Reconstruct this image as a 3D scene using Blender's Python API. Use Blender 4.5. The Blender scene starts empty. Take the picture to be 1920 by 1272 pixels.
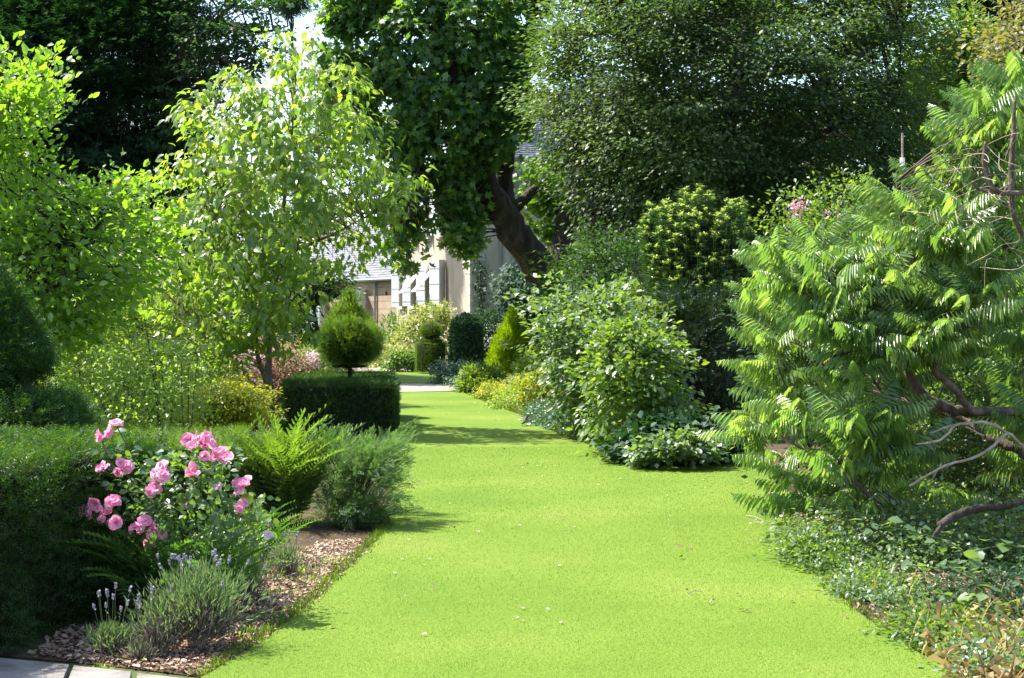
import bpy, math, random
import numpy as np
from mathutils import Matrix, Vector
R = math.radians
sc = bpy.context.scene
col = sc.collection

# ------------------------------------------------------------------ camera, sky, sun, exposure
FPX, CX, CY, PITCH, CAMZ = 2845.0, 960.0, 636.0, math.atan(36/2845), 1.7
cam_d = bpy.data.cameras.new('camera'); cam = bpy.data.objects.new('camera', cam_d); col.objects.link(cam)
cam.location = (0, 0, CAMZ); cam.rotation_euler = (math.pi/2-PITCH, 0, 0)
cam_d.sensor_width = 36; cam_d.lens = 36*FPX/1920; cam_d.clip_start = .1; cam_d.clip_end = 1500
sc.camera = cam
SUN_AZ, SUN_EL = 70.0, 58.0          # degrees left of the view direction (+Y), elevation
world = bpy.data.worlds.new('World'); sc.world = world; world.use_nodes = True
wn = world.node_tree; bg = wn.nodes['Background']
sky = wn.nodes.new('ShaderNodeTexSky'); sky.sky_type = 'NISHITA'; sky.sun_disc = False
sky.sun_elevation = R(SUN_EL); sky.sun_rotation = R(-SUN_AZ); sky.air_density = 1.0; sky.dust_density = 1.5; sky.ozone_density = 1.0
wn.links.new(sky.outputs[0], bg.inputs[0]); bg.inputs[1].default_value = .15
sl = bpy.data.lights.new('sun', 'SUN'); so = bpy.data.objects.new('sun', sl); col.objects.link(so)
sl.energy = 5.0; sl.angle = R(.5); sl.color = (1, .955, .87)
sv = Vector((-math.sin(R(SUN_AZ))*math.cos(R(SUN_EL)), math.cos(R(SUN_AZ))*math.cos(R(SUN_EL)), math.sin(R(SUN_EL))))
so.rotation_euler = sv.to_track_quat('Z', 'Y').to_euler(); so.location = (-20, 20, 30)
sc.view_settings.view_transform = 'Standard'; sc.view_settings.look = 'None'
sc.view_settings.exposure = 1.55; sc.view_settings.gamma = 1; sc.view_settings.use_curve_mapping = False
try:
    sc.cycles.max_bounces = 8; sc.cycles.transmission_bounces = 4; sc.cycles.diffuse_bounces = 4
    sc.cycles.use_denoising = True
except Exception: pass

# ------------------------------------------------------------------ geometry helpers
FW = np.array([0, math.cos(PITCH), -math.sin(PITCH)]); UP = np.array([0, math.sin(PITCH), math.cos(PITCH)])
def P(x, y, d):                       # the place at distance d (along the garden) seen in direction (x, y) of the photograph
    x = np.asarray(x, float); y = np.asarray(y, float); d = np.asarray(d, float)
    v = FW + ((x-CX)/FPX)[..., None]*np.array([1., 0, 0]) + ((CY-y)/FPX)[..., None]*UP
    return v*(d/v[..., 1])[..., None] + np.array([0, 0, CAMZ])
def G(x, y, z=0.):                    # point on the ground
    x = np.asarray(x, float); y = np.asarray(y, float)
    v = FW + ((x-CX)/FPX)[..., None]*np.array([1., 0, 0]) + ((CY-y)/FPX)[..., None]*UP
    return v*((z-CAMZ)/v[..., 2])[..., None] + np.array([0, 0, CAMZ])
def nrm(v): return v/np.maximum(np.linalg.norm(v, axis=-1, keepdims=True), 1e-9)
def rg(s): return np.random.default_rng(s)
def inside(poly, p):
    x, y = p[:, 0], p[:, 1]; r = np.zeros(len(p), bool); n = len(poly)
    for i in range(n):
        x1, y1 = poly[i]; x2, y2 = poly[(i+1) % n]
        c = ((y1 > y) != (y2 > y)) & (x < (x2-x1)*(y-y1)/((y2-y1)+1e-12)+x1)
        r ^= c
    return r
def edist(poly, p):
    d = np.full(len(p), 1e9); n = len(poly)
    for i in range(n):
        a = np.array(poly[i], float); b = np.array(poly[(i+1) % n], float); ab = b-a
        t = np.clip(((p-a)@ab)/(ab@ab+1e-12), 0, 1)
        d = np.minimum(d, np.linalg.norm(p-(a+t[:, None]*ab), axis=1))
    return d
def sample_poly(poly, n, r, grad=None):
    poly = [tuple(q) for q in poly]; a = np.array(poly, float); lo, hi = a.min(0), a.max(0); out = []; c = 0
    while c < n:
        p = lo+(hi-lo)*r.random((n*3+20, 2)); p = p[inside(poly, p)]; out.append(p); c += len(p)
    return np.concatenate(out)[:n]
def lumps(W, size, r):
    v = np.zeros(len(W))
    for k in range(7):
        q = nrm(r.normal(size=3))*2*math.pi/size*(.7+.25*k); v += np.sin(W@q+r.uniform(0, 6.28))/(1+.25*k)
    return v/2.
def fill(poly, d, thick, n, r, front=.62, power=.45, slope=0., inset=0., lump=1., rough=.1):
    """points through the volume of a plant whose outline is poly at distance d; the volume is thick at the middle, thin at the rim"""
    n0 = n; n = int(n*(1+.8*lump)); p = sample_poly(poly, n if not inset else n*3, r); e = edist(poly, p)
    if inset: p = p[e > inset]; e = e[e > inset]-inset; n = min(n, len(p)); p = p[:n]; e = e[:n]
    em = max(np.percentile(e, 97), 1.)
    t = np.clip(e/em, 0, 1); half = thick*np.sqrt(np.clip(1-(1-t)**2, 0, 1))
    u = r.random(n)**power*np.where(r.random(n) < front, -1, 1)
    a = np.array(poly, float); ymid = (a[:, 1].min()+a[:, 1].max())/2
    Y = d+u*half+slope*(p[:, 1]-ymid)
    W = P(p[:, 0], p[:, 1], Y); cy = P(p[:, 0].mean(), p[:, 1].mean(), d)
    if n > n0:
        ext = np.ptp(P(a[:, 0], a[:, 1], d), axis=0); k = np.argsort(-(lumps(W, max(.22, .26*min(ext[0], ext[2])+.1), r)+r.normal(size=n)*.35))[:n0]; W = W[k]
    o = nrm((W-cy)*np.array([1, 1.3, 1]) + 1e-3)
    W = W+o*(np.minimum(r.exponential(1, len(W)), 2.2)*rough*thick*(r.random(len(W)) < .35))[:, None]
    return W, o
def frames(a, n):
    a = nrm(a); n = nrm(n - a*(a*n).sum(-1, keepdims=True)); x = np.cross(a, n)
    return np.stack([x, a, n], -1)

def new_mesh(name, V, F, mats, smooth=False, midx=None):
    me = bpy.data.meshes.new(name); V = np.asarray(V, np.float32); F = np.asarray(F, np.int32)
    me.vertices.add(len(V)); me.vertices.foreach_set('co', V.ravel())
    k = F.shape[1]; me.loops.add(F.size); me.loops.foreach_set('vertex_index', F.ravel())
    me.polygons.add(len(F)); me.polygons.foreach_set('loop_start', np.arange(0, F.size, k, dtype=np.int32))
    for m in (mats if isinstance(mats, (list, tuple)) else [mats]): me.materials.append(m)
    if midx is not None: me.polygons.foreach_set('material_index', np.asarray(midx, np.int32))
    if smooth: me.polygons.foreach_set('use_smooth', np.ones(len(F), bool))
    me.update(calc_edges=True); return me
def link(name, me, parent=None):
    o = bpy.data.objects.new(name, me); col.objects.link(o)
    if parent is not None: o.parent = parent
    return o
def tag(o, label=None, cat=None, group=None, kind=None):
    if label: o['label'] = label
    if cat: o['category'] = cat
    if group: o['group'] = group
    if kind: o['kind'] = kind
    return o
def thing(name, label, cat, loc=(0, 0, 0), group=None, rz=0):
    o = bpy.data.objects.new(name, None); col.objects.link(o); o.empty_display_size = .1
    o.location = tuple(float(c) for c in loc); o.rotation_euler[2] = rz
    return tag(o, label, cat, group)
def base_of(root): return np.array(root.location)

class MB:                              # collects boxes, tubes and sheets into one mesh
    def __init__(s): s.v = []; s.f = []
    def add(s, V, F):
        k = len(s.v); s.v += [tuple(map(float, q)) for q in V]; s.f += [tuple(i+k for i in q) for q in F]; return s
    def box(s, c, size, M=None):
        x, y, z = [q/2 for q in size]
        V = np.array([(-x, -y, -z), (x, -y, -z), (x, y, -z), (-x, y, -z), (-x, -y, z), (x, -y, z), (x, y, z), (-x, y, z)])
        if M is not None: V = V@np.array(M).T
        return s.add(V+np.array(c), [(0, 3, 2, 1), (4, 5, 6, 7), (0, 1, 5, 4), (1, 2, 6, 5), (2, 3, 7, 6), (3, 0, 4, 7)])
    def tube(s, pts, rad, n=6, cap=True):
        pts = np.asarray(pts, float); m = len(pts); rad = np.broadcast_to(rad, (m,)) if np.ndim(rad) else np.full(m, rad)
        t = nrm(np.gradient(pts, axis=0)); ref = np.array([0, 0, 1.]) if abs(t[0][2]) < .9 else np.array([1., 0, 0])
        V = []; x = nrm(np.cross(t[0], ref))
        for i in range(m):
            x = nrm(x-t[i]*(x@t[i])); y = np.cross(t[i], x)
            for j in range(n):
                a = 2*math.pi*j/n; V.append(pts[i]+rad[i]*(math.cos(a)*x+math.sin(a)*y))
        F = [(i*n+j, i*n+(j+1) % n, (i+1)*n+(j+1) % n, (i+1)*n+j) for i in range(m-1) for j in range(n)]
        if cap: F += [tuple(range(n))[::-1], tuple(range((m-1)*n, m*n))]
        return s.add(V, F)
    def build(s, name, mat, parent=None, smooth=False, kind=None, rel=True):
        me = bpy.data.meshes.new(name); off = base_of(parent) if (parent is not None and rel) else 0
        me.from_pydata([tuple(q) for q in (np.array(s.v)-off)], [], s.f)
        me.materials.append(mat); me.update()
        if smooth: me.polygons.foreach_set('use_smooth', np.ones(len(me.polygons), bool))
        o = link(name, me, parent)
        if kind: o['kind'] = kind
        return o
def spline(pts, k=6):                  # Catmull-Rom through control points
    pts = np.asarray(pts, float); p = np.vstack([2*pts[0]-pts[1], pts, 2*pts[-1]-pts[-2]]); out = []
    for i in range(1, len(p)-2):
        for t in np.linspace(0, 1, k, endpoint=False):
            out.append(.5*((2*p[i])+(-p[i-1]+p[i+1])*t+(2*p[i-1]-5*p[i]+4*p[i+1]-p[i+2])*t*t+(-p[i-1]+3*p[i]-3*p[i+1]+p[i+2])*t**3))
    return np.array(out+[p[-2]])
def limb_path(ctrl, k=6):              # ctrl: (px, py, d, radius)
    c = np.array(ctrl, float); W = P(c[:, 0], c[:, 1], c[:, 2]); q = spline(np.hstack([W, c[:, 3:4]]), k)
    return q[:, :3], q[:, 3]

# ------------------------------------------------------------------ materials
def nodes(name):
    m = bpy.data.materials.new(name); m.use_nodes = True; nt = m.node_tree; nt.nodes.clear()
    return m, nt, nt.nodes.new, nt.links.new
def ramp(nt, cols, pos=None):
    r = nt.nodes.new('ShaderNodeValToRGB'); e = r.color_ramp.elements
    while len(e) < len(cols): e.new(.5)
    for i, c in enumerate(cols):
        e[i].position = pos[i] if pos else i/(len(cols)-1); e[i].color = (*c, 1)
    return r
def leafmat(name, cols, trans=None, tamt=.45, rough=.4, spec=.5, hue_big=.6, bigscale=.9, flat=False):
    """a leaf: every leaf its own colour, drifting slowly through the plant, shine on top and light coming through"""
    m, nt, N, L = nodes(name)
    out = N('ShaderNodeOutputMaterial'); geo = N('ShaderNodeNewGeometry'); oi = N('ShaderNodeObjectInfo')
    tc = N('ShaderNodeTexCoord'); nz = N('ShaderNodeTexNoise'); nz.inputs['Scale'].default_value = bigscale; nz.inputs['Detail'].default_value = 2
    L(geo.outputs['Position'], nz.inputs['Vector'])
    ad = N('ShaderNodeMath'); ad.operation = 'ADD'; L(geo.outputs['Random Per Island'], ad.inputs[0]); L(oi.outputs['Random'], ad.inputs[1])
    fr = N('ShaderNodeMath'); fr.operation = 'FRACT'; L(ad.outputs[0], fr.inputs[0])
    mx = N('ShaderNodeMix'); mx.data_type = 'FLOAT'; mx.inputs[0].default_value = hue_big*.6
    mr = N('ShaderNodeMapRange'); mr.inputs[1].default_value = .3; mr.inputs[2].default_value = .7; L(nz.outputs[0], mr.inputs[0])
    L(fr.outputs[0], mx.inputs[2]); L(mr.outputs[0], mx.inputs[3])
    cr = ramp(nt, cols); L(mx.outputs[0], cr.inputs[0])
    pb = N('ShaderNodeBsdfPrincipled'); L(cr.outputs[0], pb.inputs['Base Color']); pb.inputs['Roughness'].default_value = rough
    pb.inputs['Specular IOR Level'].default_value = spec
    tr = N('ShaderNodeBsdfTranslucent'); tm = N('ShaderNodeMix'); tm.data_type = 'RGBA'; tm.blend_type = 'MULTIPLY'; tm.inputs[0].default_value = 1
    L(cr.outputs[0], tm.inputs[6]); tm.inputs[7].default_value = (*(trans or (1.9, 1.9, .7)), 1); L(tm.outputs[2], tr.inputs[0])
    ms = N('ShaderNodeMixShader'); ms.inputs[0].default_value = tamt
    L(pb.outputs[0], ms.inputs[1]); L(tr.outputs[0], ms.inputs[2]); L(ms.outputs[0], out.inputs[0])
    return m
def solid(name, cols, scale=6., rough=.85, bump=.3, spec=.3, detail=6, stretch=None, bscale=None, island=False):
    m, nt, N, L = nodes(name); out = N('ShaderNodeOutputMaterial'); pb = N('ShaderNodeBsdfPrincipled')
    geo = N('ShaderNodeNewGeometry'); nz = N('ShaderNodeTexNoise'); nz.inputs['Scale'].default_value = scale; nz.inputs['Detail'].default_value = detail; nz.inputs['Roughness'].default_value = .65
    mp = N('ShaderNodeMapping'); L(geo.outputs['Position'], mp.inputs[0]); mp.inputs['Scale'].default_value = stretch or (1, 1, 1); L(mp.outputs[0], nz.inputs['Vector'])
    mr = N('ShaderNodeMapRange'); mr.inputs[1].default_value = .28; mr.inputs[2].default_value = .72; L(nz.outputs[0], mr.inputs[0])
    src = mr.outputs[0]
    if island:
        oi = N('ShaderNodeObjectInfo'); ad = N('ShaderNodeMath'); ad.operation = 'ADD'; L(geo.outputs['Random Per Island'], ad.inputs[0]); L(oi.outputs['Random'], ad.inputs[1])
        fr = N('ShaderNodeMath'); fr.operation = 'FRACT'; L(ad.outputs[0], fr.inputs[0])
        mx = N('ShaderNodeMix'); mx.data_type = 'FLOAT'; mx.inputs[0].default_value = .6; L(mr.outputs[0], mx.inputs[2]); L(fr.outputs[0], mx.inputs[3]); src = mx.outputs[0]
    cr = ramp(nt, cols); L(src, cr.inputs[0]); L(cr.outputs[0], pb.inputs['Base Color'])
    pb.inputs['Roughness'].default_value = rough; pb.inputs['Specular IOR Level'].default_value = spec
    if bump:
        n2 = N('ShaderNodeTexNoise'); n2.inputs['Scale'].default_value = bscale or scale*4; n2.inputs['Detail'].default_value = 6; L(mp.outputs[0], n2.inputs['Vector'])
        bp = N('ShaderNodeBump'); bp.inputs['Strength'].default_value = bump; bp.inputs['Distance'].default_value = .03; L(n2.outputs[0], bp.inputs['Height']); L(bp.outputs[0], pb.inputs['Normal'])
    L(pb.outputs[0], out.inputs[0]); return m

M = {}
M['soil'] = solid('soil', [(.035, .024, .014), (.07, .05, .03), (.12, .09, .055)], 3, .95, .8, .1, 8, bscale=30)
M['bark'] = solid('grey_bark', [(.018, .014, .01), (.05, .04, .03), (.11, .095, .075)], 5, .9, 1., .2, 8, (1, 1, .35), 26)
M['barkpale'] = solid('pale_bark', [(.07, .055, .04), (.14, .11, .08), (.24, .2, .15)], 14, .85, .6, .3, 6, (1, 1, .4), 60)
M['barkbrown'] = solid('brown_bark', [(.04, .026, .02), (.10, .07, .055), (.22, .17, .14)], 9, .85, .6, .3, 6, (1, 1, .5), 50)
M['dead'] = solid('dead_wood', [(.16, .12, .09), (.3, .24, .18), (.45, .38, .3)], 12, .85, .5, .2)
M['stem'] = solid('dark_stem', [(.03, .02, .012), (.06, .04, .02)], 20, .7, .2)
M['greenstem'] = solid('green_stem', [(.04, .07, .02), (.08, .12, .04)], 20, .6, .1)

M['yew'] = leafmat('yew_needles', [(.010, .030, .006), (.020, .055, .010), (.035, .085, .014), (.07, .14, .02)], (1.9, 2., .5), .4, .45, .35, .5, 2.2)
M['plumdark'] = leafmat('plum_yew_painted_shade', [(.010, .028, .010), (.018, .045, .014), (.035, .07, .018)], (1.7, 1.9, .5), .18, .4, .6)  # darker plum copy: shade on the lower column and yew bush painted in
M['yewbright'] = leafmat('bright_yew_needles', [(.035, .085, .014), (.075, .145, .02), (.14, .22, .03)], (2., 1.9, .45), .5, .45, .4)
M['darkconifer'] = leafmat('dark_conifer_needles', [(.012, .034, .016), (.02, .052, .022), (.036, .08, .028)], (1.7, 2.2, .5), .25, .6, .15)
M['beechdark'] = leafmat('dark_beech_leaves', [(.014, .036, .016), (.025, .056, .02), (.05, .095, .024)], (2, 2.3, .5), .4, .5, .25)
M['beech'] = leafmat('small_glossy_leaves', [(.018, .046, .02), (.032, .07, .025), (.058, .105, .032), (.115, .17, .045)], (2.1, 2., .6), .45, .48, .55, 1., .3)
M['maple'] = leafmat('lobed_plane_leaves', [(.028, .08, .03), (.048, .115, .038), (.08, .155, .04), (.15, .23, .035)], (2.6, 2.4, .4), .52, .42, .45, .4)
M['smalltree'] = leafmat('drooping_tree_leaves', [(.09, .15, .03), (.13, .2, .04), (.19, .25, .045), (.3, .3, .07)], (1.8, 2.05, .65), .58, .36, .85, .5, 1.2)
M['lefttree'] = leafmat('oval_bright_leaves', [(.09, .16, .024), (.15, .23, .034), (.25, .32, .05)], (1.6, 2.0, .5), .56, .34, .65, .5)
M['sumac'] = leafmat('sumac_leaflets', [(.05, .12, .035), (.09, .175, .05), (.15, .24, .07), (.27, .33, .11)], (1.9, 1.9, .7), .48, .36, 1., .55, .9)
M['sumacold'] = leafmat('yellowed_sumac_leaflets', [(.4, .2, .02), (.55, .35, .03)], (1.3, 1.1, .5), .5, .4, .5)
M['vib'] = leafmat('shrub_leaves', [(.06, .12, .045), (.10, .17, .06), (.16, .23, .085)], (2., 1.9, .55), .45, .42, 1.)
M['plum'] = leafmat('plum_yew_leaves', [(.018, .05, .02), (.032, .075, .026), (.055, .11, .032)], (1.8, 1.9, .5), .3, .3, .8)
M['plumtip'] = leafmat('plum_yew_tips', [(.22, .34, .09), (.36, .48, .15), (.5, .58, .22)], (1.5, 1.4, .6), .45, .4, .5)
M['ivy'] = leafmat('ivy_leaves', [(.012, .038, .018), (.022, .06, .024), (.036, .08, .028)], (1.8, 2., .5), .25, .6, .3)
M['gold'] = leafmat('golden_cypress_sprays', [(.12, .23, .012), (.21, .34, .015), (.33, .45, .02)], (1.7, 1.6, .3), .45, .5, .3, .3, 1.5)
M['goldshrub'] = leafmat('golden_shrub_leaves', [(.13, .2, .012), (.25, .3, .015), (.42, .40, .02)], (1.6, 1.4, .3), .45, .4, .4)
M['juniper'] = leafmat('juniper_sprays', [(.05, .11, .045), (.09, .165, .065), (.14, .22, .09)], (1.6, 1.7, .6), .42, .5, .35)
M['fern'] = leafmat('fern_pinnae', [(.06, .13, .025), (.11, .19, .035), (.19, .26, .05)], (1.9, 1.8, .5), .5, .4, .45)
M['fernblue'] = leafmat('dark_fern_pinnae', [(.035, .10, .03), (.06, .14, .035), (.11, .2, .045)], (1.8, 1.9, .4), .45, .33, .8)
M['rose'] = leafmat('rose_leaves', [(.045, .10, .04), (.075, .14, .05), (.14, .21, .055)], (2.2, 2.2, .5), .45, .4, .9)
M['petal'] = leafmat('pink_petals', [(.78, .24, .42), (.85, .36, .53), (.9, .55, .68)], (1.05, .95, 1.), .45, .55, .3, .2)
M['petalpale'] = leafmat('pale_pink_petals', [(.7, .45, .55), (.85, .7, .75)], (1., .9, 1.), .4, .55, .3, .2)
M['petalwhite'] = leafmat('white_petals', [(.6, .58, .5), (.8, .78, .7)], (1., 1., .9), .4, .55, .3, .2)
M['stamen'] = solid('yellow_stamens', [(.6, .35, .04), (.7, .5, .08)], 50, .7, 0)
M['lav'] = leafmat('lavender_leaves', [(.11, .17, .08), (.17, .23, .12), (.15, .25, .07)], (1.3, 1.4, .7), .35, .6, .2)
M['lavgrey'] = leafmat('dry_lavender_stems', [(.13, .1, .075), (.22, .18, .14), (.34, .3, .26)], (1., 1., 1.), .15, .8, .1)
M['lavflower'] = leafmat('lavender_flowers', [(.3, .27, .38), (.45, .42, .5)], (1., 1., 1.), .2, .7, .2)
M['airy'] = leafmat('airy_shrub_leaves', [(.12, .2, .04), (.19, .28, .055), (.28, .36, .09)], (1.8, 1.8, .5), .5, .4, .5)
M['lime'] = leafmat('lime_bed_leaves', [(.11, .19, .03), (.18, .27, .04), (.3, .36, .06)], (1.6, 1.6, .5), .45, .4, .4)
M['midgreen'] = leafmat('mid_green_leaves', [(.05, .11, .025), (.09, .165, .035), (.15, .22, .05)], (2.1, 1.9, .5), .5, .42, .7)
M['bluegreen'] = leafmat('blue_green_leaves', [(.035, .08, .045), (.06, .12, .07), (.1, .17, .1)], (1.4, 1.6, .6), .3, .4, .6)
M['pale'] = leafmat('pale_cream_leaves', [(.14, .2, .05), (.26, .32, .09), (.42, .45, .18)], (1.5, 1.4, .6), .4, .4, .5)
M['yflower'] = leafmat('yellow_flowers', [(.5, .42, .04), (.65, .5, .06)], (1.2, 1.1, .6), .3, .5, .3)
M['smoke'] = leafmat('dusky_pink_plumes', [(.2, .11, .09), (.34, .21, .16), (.42, .3, .24)], (1.2, 1.1, .8), .4, .6, .2)
M['olivered'] = leafmat('olive_red_leaves', [(.10, .13, .04), (.17, .17, .06), (.2, .15, .07)], (1.6, 1.6, .6), .4, .4, .4)
M['strap'] = leafmat('strap_leaves', [(.04, .10, .02), (.09, .15, .03), (.2, .2, .04), (.38, .28, .07)], (1.6, 1.5, .5), .4, .45, .4)
M['strawm'] = leafmat('withered_leaves', [(.2, .13, .06), (.36, .25, .12), (.55, .42, .22)], (1.2, 1.1, .8), .25, .7, .2)
M['litter'] = leafmat('leaf_litter', [(.09, .05, .03), (.24, .15, .10), (.4, .29, .21), (.55, .45, .35)], (1., 1., 1.), .1, .8, .15)
M['grass'] = leafmat('grass_blades', [(.086, .155, .014), (.102, .170, .016), (.118, .180, .02), (.15, .2, .032)], (1.5, 1.5, .6), .45, .5, .3, .9, 1.1)
M['woods'] = leafmat('far_wood_leaves', [(.02, .05, .015), (.035, .08, .02), (.06, .12, .025)], (1.9, 2., .5), .4, .5, .3)

# lawn sheet
def lawnmat():
    m, nt, N, L = nodes('mown_lawn'); out = N('ShaderNodeOutputMaterial'); pb = N('ShaderNodeBsdfPrincipled'); geo = N('ShaderNodeNewGeometry')
    n1 = N('ShaderNodeTexNoise'); n1.inputs['Scale'].default_value = .6; n1.inputs['Detail'].default_value = 7; L(geo.outputs['Position'], n1.inputs['Vector'])
    n2 = N('ShaderNodeTexNoise'); n2.inputs['Scale'].default_value = 55; n2.inputs['Detail'].default_value = 4; L(geo.outputs['Position'], n2.inputs['Vector'])
    mx = N('ShaderNodeMix'); mx.data_type = 'FLOAT'; mx.inputs[0].default_value = .38; L(n1.outputs[0], mx.inputs[2]); L(n2.outputs[0], mx.inputs[3])
    cr = ramp(nt, [(.08, .142, .012), (.106, .168, .017), (.132, .182, .026), (.2, .19, .065)], [.36, .5, .62, .78]); L(mx.outputs[0], cr.inputs[0])
    L(cr.outputs[0], pb.inputs['Base Color']); pb.inputs['Roughness'].default_value = .85; pb.inputs['Specular IOR Level'].default_value = .15
    bp = N('ShaderNodeBump'); bp.inputs['Strength'].default_value = .6; bp.inputs['Distance'].default_value = .02; L(n2.outputs[0], bp.inputs['Height']); L(bp.outputs[0], pb.inputs['Normal'])
    L(pb.outputs[0], out.inputs[0]); return m
M['lawn'] = lawnmat()
M['gravel'] = solid('pale_gravel', [(.2, .16, .13), (.3, .26, .215), (.4, .36, .31)], 18, .95, .8, .1, 8, bscale=60)
M['rough'] = solid('rough_ground', [(.03, .045, .014), (.05, .08, .02), (.09, .09, .04)], 1.2, .95, .8, .1, 8, bscale=20)
M['slab'] = solid('weathered_slab', [(.11, .10, .09), (.19, .175, .16), (.28, .26, .24)], 7, .9, .35, .15, 9, bscale=40)
M['stone'] = solid('limestone', [(.28, .2, .135), (.38, .28, .195), (.47, .37, .27)], 1.6, .9, .35, .15, 8, bscale=14, island=True)
M['mortar'] = solid('mortar', [(.42, .33, .25), (.5, .4, .3)], 4, .95, .3, .1)
M['render'] = solid('old_render', [(.34, .29, .22), (.46, .4, .31), (.56, .5, .4)], 1.1, .95, .25, .1, 9, (1, 1, .5), 12)
M['facade'] = solid('cream_render', [(.34, .27, .2), (.42, .345, .27), (.49, .42, .34)], 1.3, .95, .2, .1, 9, (1, 1, .5), 12)
M['quoin'] = solid('pale_quoin', [(.4, .36, .3), (.52, .48, .41)], 3, .9, .2, .15, island=True)
M['white'] = solid('white_paint', [(.7, .71, .72), (.8, .8, .8)], 3, .5, .05, .4)
M['grey'] = solid('grey_zinc', [(.2, .21, .22), (.32, .33, .34)], 4, .5, .1, .4)
M['slate'] = solid('blue_slate', [(.13, .13, .16), (.2, .2, .24), (.28, .28, .32)], 4, .6, .25, .4, island=True)
M['brick'] = solid('red_brick', [(.2, .07, .045), (.3, .12, .08), (.4, .2, .14)], 6, .9, .4, .1, island=True)
m, nt, N, L = nodes('window_glass'); o_ = N('ShaderNodeOutputMaterial'); g_ = N('ShaderNodeBsdfPrincipled'); g_.inputs['Base Color'].default_value = (.02, .025, .03, 1); g_.inputs['Roughness'].default_value = .08; g_.inputs['Specular IOR Level'].default_value = .8; L(g_.outputs[0], o_.inputs[0]); M['glass'] = m
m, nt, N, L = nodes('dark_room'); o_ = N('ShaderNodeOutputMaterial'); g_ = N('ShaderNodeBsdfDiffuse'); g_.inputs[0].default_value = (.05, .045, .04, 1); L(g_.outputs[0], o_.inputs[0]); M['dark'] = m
M['blind'] = solid('window_blind', [(.42, .34, .25), (.5, .42, .32)], 3, .8, .05)
M['feather'] = solid('black_feathers', [(.008, .008, .009), (.02, .02, .022)], 60, .5, .2)
M['beak'] = solid('yellow_beak', [(.6, .3, .03), (.65, .35, .04)], 60, .5, 0)

# ------------------------------------------------------------------ leaf shapes (unit length along +Y, width x, normal z)
def tri(vs, fs): return np.array(vs, float), np.array(fs, int)
DIAMOND = tri([(0, 0, 0), (-.28, .45, .06), (.28, .45, .06), (0, 1, -.1)], [(0, 2, 3), (0, 3, 1)])
NARROW = tri([(0, 0, 0), (-.13, .4, .03), (.13, .4, .03), (0, 1, -.12)], [(0, 2, 3), (0, 3, 1)])
OVAL = tri([(0, 0, 0), (-.2, .22, .05), (-.29, .55, .07), (0, 1, -.08), (.29, .55, .07), (.2, .22, .05), (0, .5, 0)], [(0, 6, 1), (1, 6, 2), (2, 6, 3), (3, 6, 4), (4, 6, 5), (5, 6, 0)])
DROOP = tri([(0, 0, 0), (-.2, .25, .05), (-.25, .5, -.02), (0, 1, -.38), (.25, .5, -.02), (.2, .25, .05), (0, .45, -.06)], [(0, 6, 1), (1, 6, 2), (2, 6, 3), (3, 6, 4), (4, 6, 5), (5, 6, 0)])
MAPLE = tri([(0, 0, 0), (.42, .12, -.04), (.25, .38, .03), (.52, .72, -.05), (.17, .66, .03), (0, 1.05, -.08), (-.17, .66, .03), (-.52, .72, -.05), (-.25, .38, .03), (-.42, .12, -.04)],
            [(0, 1, 2), (0, 2, 8), (2, 3, 4), (8, 2, 4), (8, 4, 6), (4, 5, 6), (8, 6, 7), (0, 8, 9)])
CURL = tri([(-.3, 0, 0), (.3, .05, .1), (-.2, .9, .15), (.35, 1, -.05)], [(0, 1, 3), (0, 3, 2)])
def make_sprig(n=5, w=.035, l=.34, up=.25):
    V = [(-.012, 0, 0), (.012, 0, 0), (0, 1, 0)]; F = [(0, 1, 2)]
    for i in range(n):
        t = .08+.84*i/(n-1)
        for s in (-1, 1):
            k = len(V); L_ = l*(1-.45*t)
            V += [(0, t-w, 0), (0, t+w, 0), (s*L_*.9, t+L_*.6, up*L_*((i % 2)*2-.6))]; F.append((k, k+1, k+2))
    return tri(V, F)
SPRIG = make_sprig(); SPRIGW = make_sprig(5, .075, .36, .4); SPRIGF = make_sprig(7, .03, .3, .5)
def make_plume(n=6):
    V = []; F = []
    for i in range(n):
        t = i/(n-1); s = (-1, 1)[i % 2]; b = .75*t; L_ = .5*(1-.4*t); a = s*(.55-.3*t)
        ex, ey = math.sin(a)*L_, b+math.cos(a)*L_; k = len(V); nx, ny = math.cos(a)*.045, -math.sin(a)*.045
        V += [(0, b, 0), (ex*.5-nx, (b+ey)/2-ny, .03), (ex*.5+nx, (b+ey)/2+ny, .03), (ex, ey, -.03*s)]; F += [(k, k+2, k+3), (k, k+3, k+1)]
    return tri(V, F)
PLUME = make_plume()
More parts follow.
